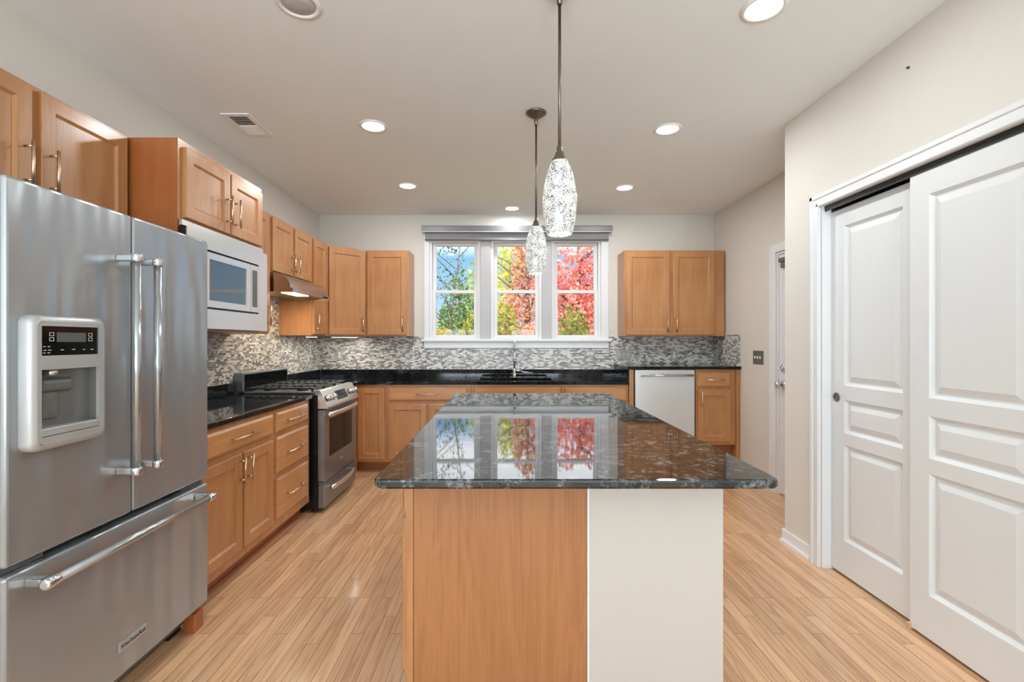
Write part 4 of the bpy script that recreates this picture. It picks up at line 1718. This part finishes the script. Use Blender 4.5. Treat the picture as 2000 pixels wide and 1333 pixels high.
# cord cleat, wall screw
m = MB()
m.lathe((1.203, BY - .0005, 1.47), [(.012, 0), (.012, -.006), (.006, -.012)], 12, 'Y').box(1.197, 1.209, BY - .02, BY - .0005, 1.43, 1.462, bev=.003)
tag(m.build('cord_cleat', OUTW), 'tiny white cord cleat on the wall right of the window', 'cleat')
m = MB()
m.lathe((CLX, 2.184, 2.568), [(.006, -.0003), (.005, -.004), (.003, -.010)], 10, 'X')
tag(m.build('wall_screw', HOLE), 'tiny dark screw high on the wall above the closet doors', 'screw')

# under-cabinet lights
def ucl(x, y, ang, w, label, power):
    t = thing('undercabinet_light', (x, y, UZ0 - .02), label, 'cabinet light', 'under-cabinet lights')
    t.rotation_euler = (0, 0, ang)
    m = MB()
    m.box(-w / 2, w / 2, -.02, .02, -.014, -.0005, bev=.002)
    me = m.build('housing', OUTW, None)
    me.location = (me.location.x, me.location.y, me.location.z + .02)
    me.parent = t
    m = MB()
    m.box(-w / 2 + .01, w / 2 - .01, -.014, .014, -.0165, -.0142)
    ln = m.build('lens', WARM, None)
    ln.location = (ln.location.x, ln.location.y, ln.location.z + .02)
    ln.parent = t
    l = bpy.data.lights.new('cabinet_lamp', 'AREA')
    l.shape = 'RECTANGLE'
    l.size, l.size_y = w - .02, .03
    l.energy = power
    l.color = (1, .93, .82)
    o = bpy.data.objects.new('cabinet_lamp', l)
    COL.objects.link(o)
    o.parent = t
    o.location = (0, 0, .002)


ucl(-1.70, 5.10, math.radians(45), .30, 'lit strip light under the diagonal corner cabinet', 2.2)
ucl(-1.85, 4.6, math.radians(90), .22, 'lit strip light under the narrow cabinet right of the hood', 1.4)

# ------------------------------------------------------------------ outside
GZ = -.5
struct('yard', MB().box(-30, 30, BY + .4, 60, GZ - .1, GZ), LAWN)


def leaves(blobs, n, size, jitter=.5, cone=False):
    vs, fs = [], []
    tot = sum(b[3] * b[4] * b[5] for b in blobs)
    for (cx_, cy_, cz_, rx, ry, rz) in blobs:
        k = int(n * rx * ry * rz / tot)
        for _ in range(k):
            while True:
                x, y, z = (random.uniform(-1, 1) for _ in range(3))
                if cone:
                    if math.hypot(x, y) <= (1 - z) / 2:
                        break
                elif x * x + y * y + z * z <= 1:
                    break
            p = Vector((cx_ + x * rx, cy_ + y * ry, cz_ + z * rz))
            s = size * random.uniform(1 - jitter, 1 + jitter)
            a = Vector((random.gauss(0, 1), random.gauss(0, 1), random.gauss(0, 1))).normalized()
            b = a.cross(Vector((random.gauss(0, 1), random.gauss(0, 1), random.gauss(0, 1)))).normalized()
            i = len(vs)
            vs += [p - a * s * .5, p + b * s * .32, p + a * s * .5, p - b * s * .32]
            fs.append((i, i + 1, i + 2, i + 3))
    return vs, fs


def tree(name, x, y, h, trunk_r, blobs, n, size, mat, label, cat='tree', lean=0, branches=6, cone=False, group='trees outside the window'):
    t = thing(name, (x, y, GZ), label, cat, group)
    if trunk_r:
        m = MB()
        m.tube([(x, y, GZ), (x + lean * .4, y, GZ + h * .4), (x + lean, y, GZ + h * .8)], [trunk_r, trunk_r * .7, trunk_r * .25], 8)
        for k in range(branches):
            s = .3 + .5 * k / max(1, branches)
            a = random.uniform(0, 6.28)
            q = Vector((x + lean * s, y, GZ + h * s))
            e_ = q + Vector((math.cos(a) * h * .22, math.sin(a) * h * .15, h * random.uniform(.12, .24)))
            m.tube([q, (q + e_) / 2 + Vector((0, 0, .06)), e_], [trunk_r * .4, trunk_r * .25, trunk_r * .1], 6)
        m.build('trunk', BARK, t)
    vs, fs = leaves(blobs, n, size, cone=cone)
    me = bpy.data.meshes.new('foliage')
    me.from_pydata([v - Vector((x, y, GZ)) for v in vs], [], fs)
    me.materials.append(mat)
    o = bpy.data.objects.new('foliage', me)
    COL.objects.link(o)
    o.parent = t
    o['kind'] = 'stuff'
    return t


def at(px, py, Y):
    return (px - VPX) / F_PX * Y, CAM_H + (VPY - py) / F_PX * Y


# red maple filling the right window
Y = 15.0
x, _ = at(1130, 0, Y)
tree('maple_tree', x, Y, 6.0, .16, [(x - .35, Y, 2.8, 1.0, 1.1, 1.7), (x + .55, Y, 2.9, .95, 1.0, 1.7), (x + .1, Y - .2, 1.9, 1.3, .9, .9), (x - .9, Y + .2, 3.0, .6, .6, .8)],
     5200, .13, RED, 'bright red maple tree seen through the right window')
# copper maple behind the middle window
Y = 19.0
x, _ = at(1030, 0, Y)
tree('maple_tree', x, Y, 7.0, .16, [(x + .1, Y, 4.6, .75, .8, 1.6), (x - .1, Y, 2.3, 1.0, .9, 1.6)], 3000, .15, REDB, 'copper pink maple tree behind the far pendant in the middle window')
# yellow birch
Y = 22.0
x, _ = at(996, 0, Y)
tree('birch_tree', x, Y, 7.0, .12, [(x, Y, 4.6, .75, .7, 1.5), (x - .35, Y, 3.0, .8, .7, 1.0)], 1500, .16, YEL, 'yellow birch tree on the left in the middle window')
# fir in the left window
Y = 20.0
x, _ = at(897, 0, Y)
tree('fir_tree', x, Y, 5.6, .12, [(x, Y, 3.2, 1.15, 1.0, 1.65)], 1500, .16, GRN, 'pointed green fir tree in the middle of the left window', cone=True, branches=0)
# sparse tree left
Y = 12.6
x, _ = at(866, 0, Y)
tree('ash_tree', x, Y, 6.0, .032, [(x + .0, Y, 3.5, .65, .6, 1.0), (x + .35, Y, 2.2, .75, .6, .8)], 620, .075, DKL, 'thin tree with sparse dark leaves and bare branches in the left window', lean=.5, branches=14)
# pale green tree between left and middle windows
Y = 24.0
x, _ = at(935, 0, Y)
tree('poplar_tree', x, Y, 6.5, .1, [(x, Y, 3.6, .8, .8, 2.0)], 900, .18, leaf('pale_poplar_leaves', [(176, 196, 120), (196, 206, 140), (150, 176, 110)]), 'pale green poplar tree at the right edge of the left window')
# shrubs at the bottom
for px, Y, top, rx, mat, lab in ((925, 10.5, 606, .42, OLV, 'olive green shrub low in the right half of the left window'),
                                (862, 9.6, 634, .36, GLD, 'golden shrub low in the left window'),
                                (988, 9.5, 590, .32, OLV, 'olive shrub low on the left of the middle window'),
                                (1120, 9.0, 592, .36, leaf('green_shrub_leaves', [(120, 140, 56), (142, 156, 66), (96, 120, 48), (170, 160, 70)]), 'green upright shrub low in the right window'),
                                (1045, 13.0, 622, .5, REDB, 'copper leaved shrub low on the right of the middle window')):
    x, zt = at(px, top, Y)
    hh = zt - GZ
    tree('shrub', x, Y, hh, .03, [(x, Y, GZ + hh * .55, rx, rx, hh * .45)], 1500, .09, mat, lab, 'shrub', branches=5, group='shrubs outside the window')
# far hedge line
for k, px in enumerate((846, 905, 965, 1025, 1085, 1145)):
    Y = 26.0
    x, zt = at(px, 640 - (k % 3) * 5, Y)
    tree('hedge_bush', x, Y, zt - GZ, 0, [(x, Y, (zt + GZ) / 2, .78, .6, (zt - GZ) / 2)], 600, .16, GLD if k % 2 else OLV,
         'golden hedge bush at the far edge of the yard' if k % 2 else 'olive hedge bush at the far edge of the yard', 'bush', group='golden hedge bushes' if k % 2 else 'olive hedge bushes')
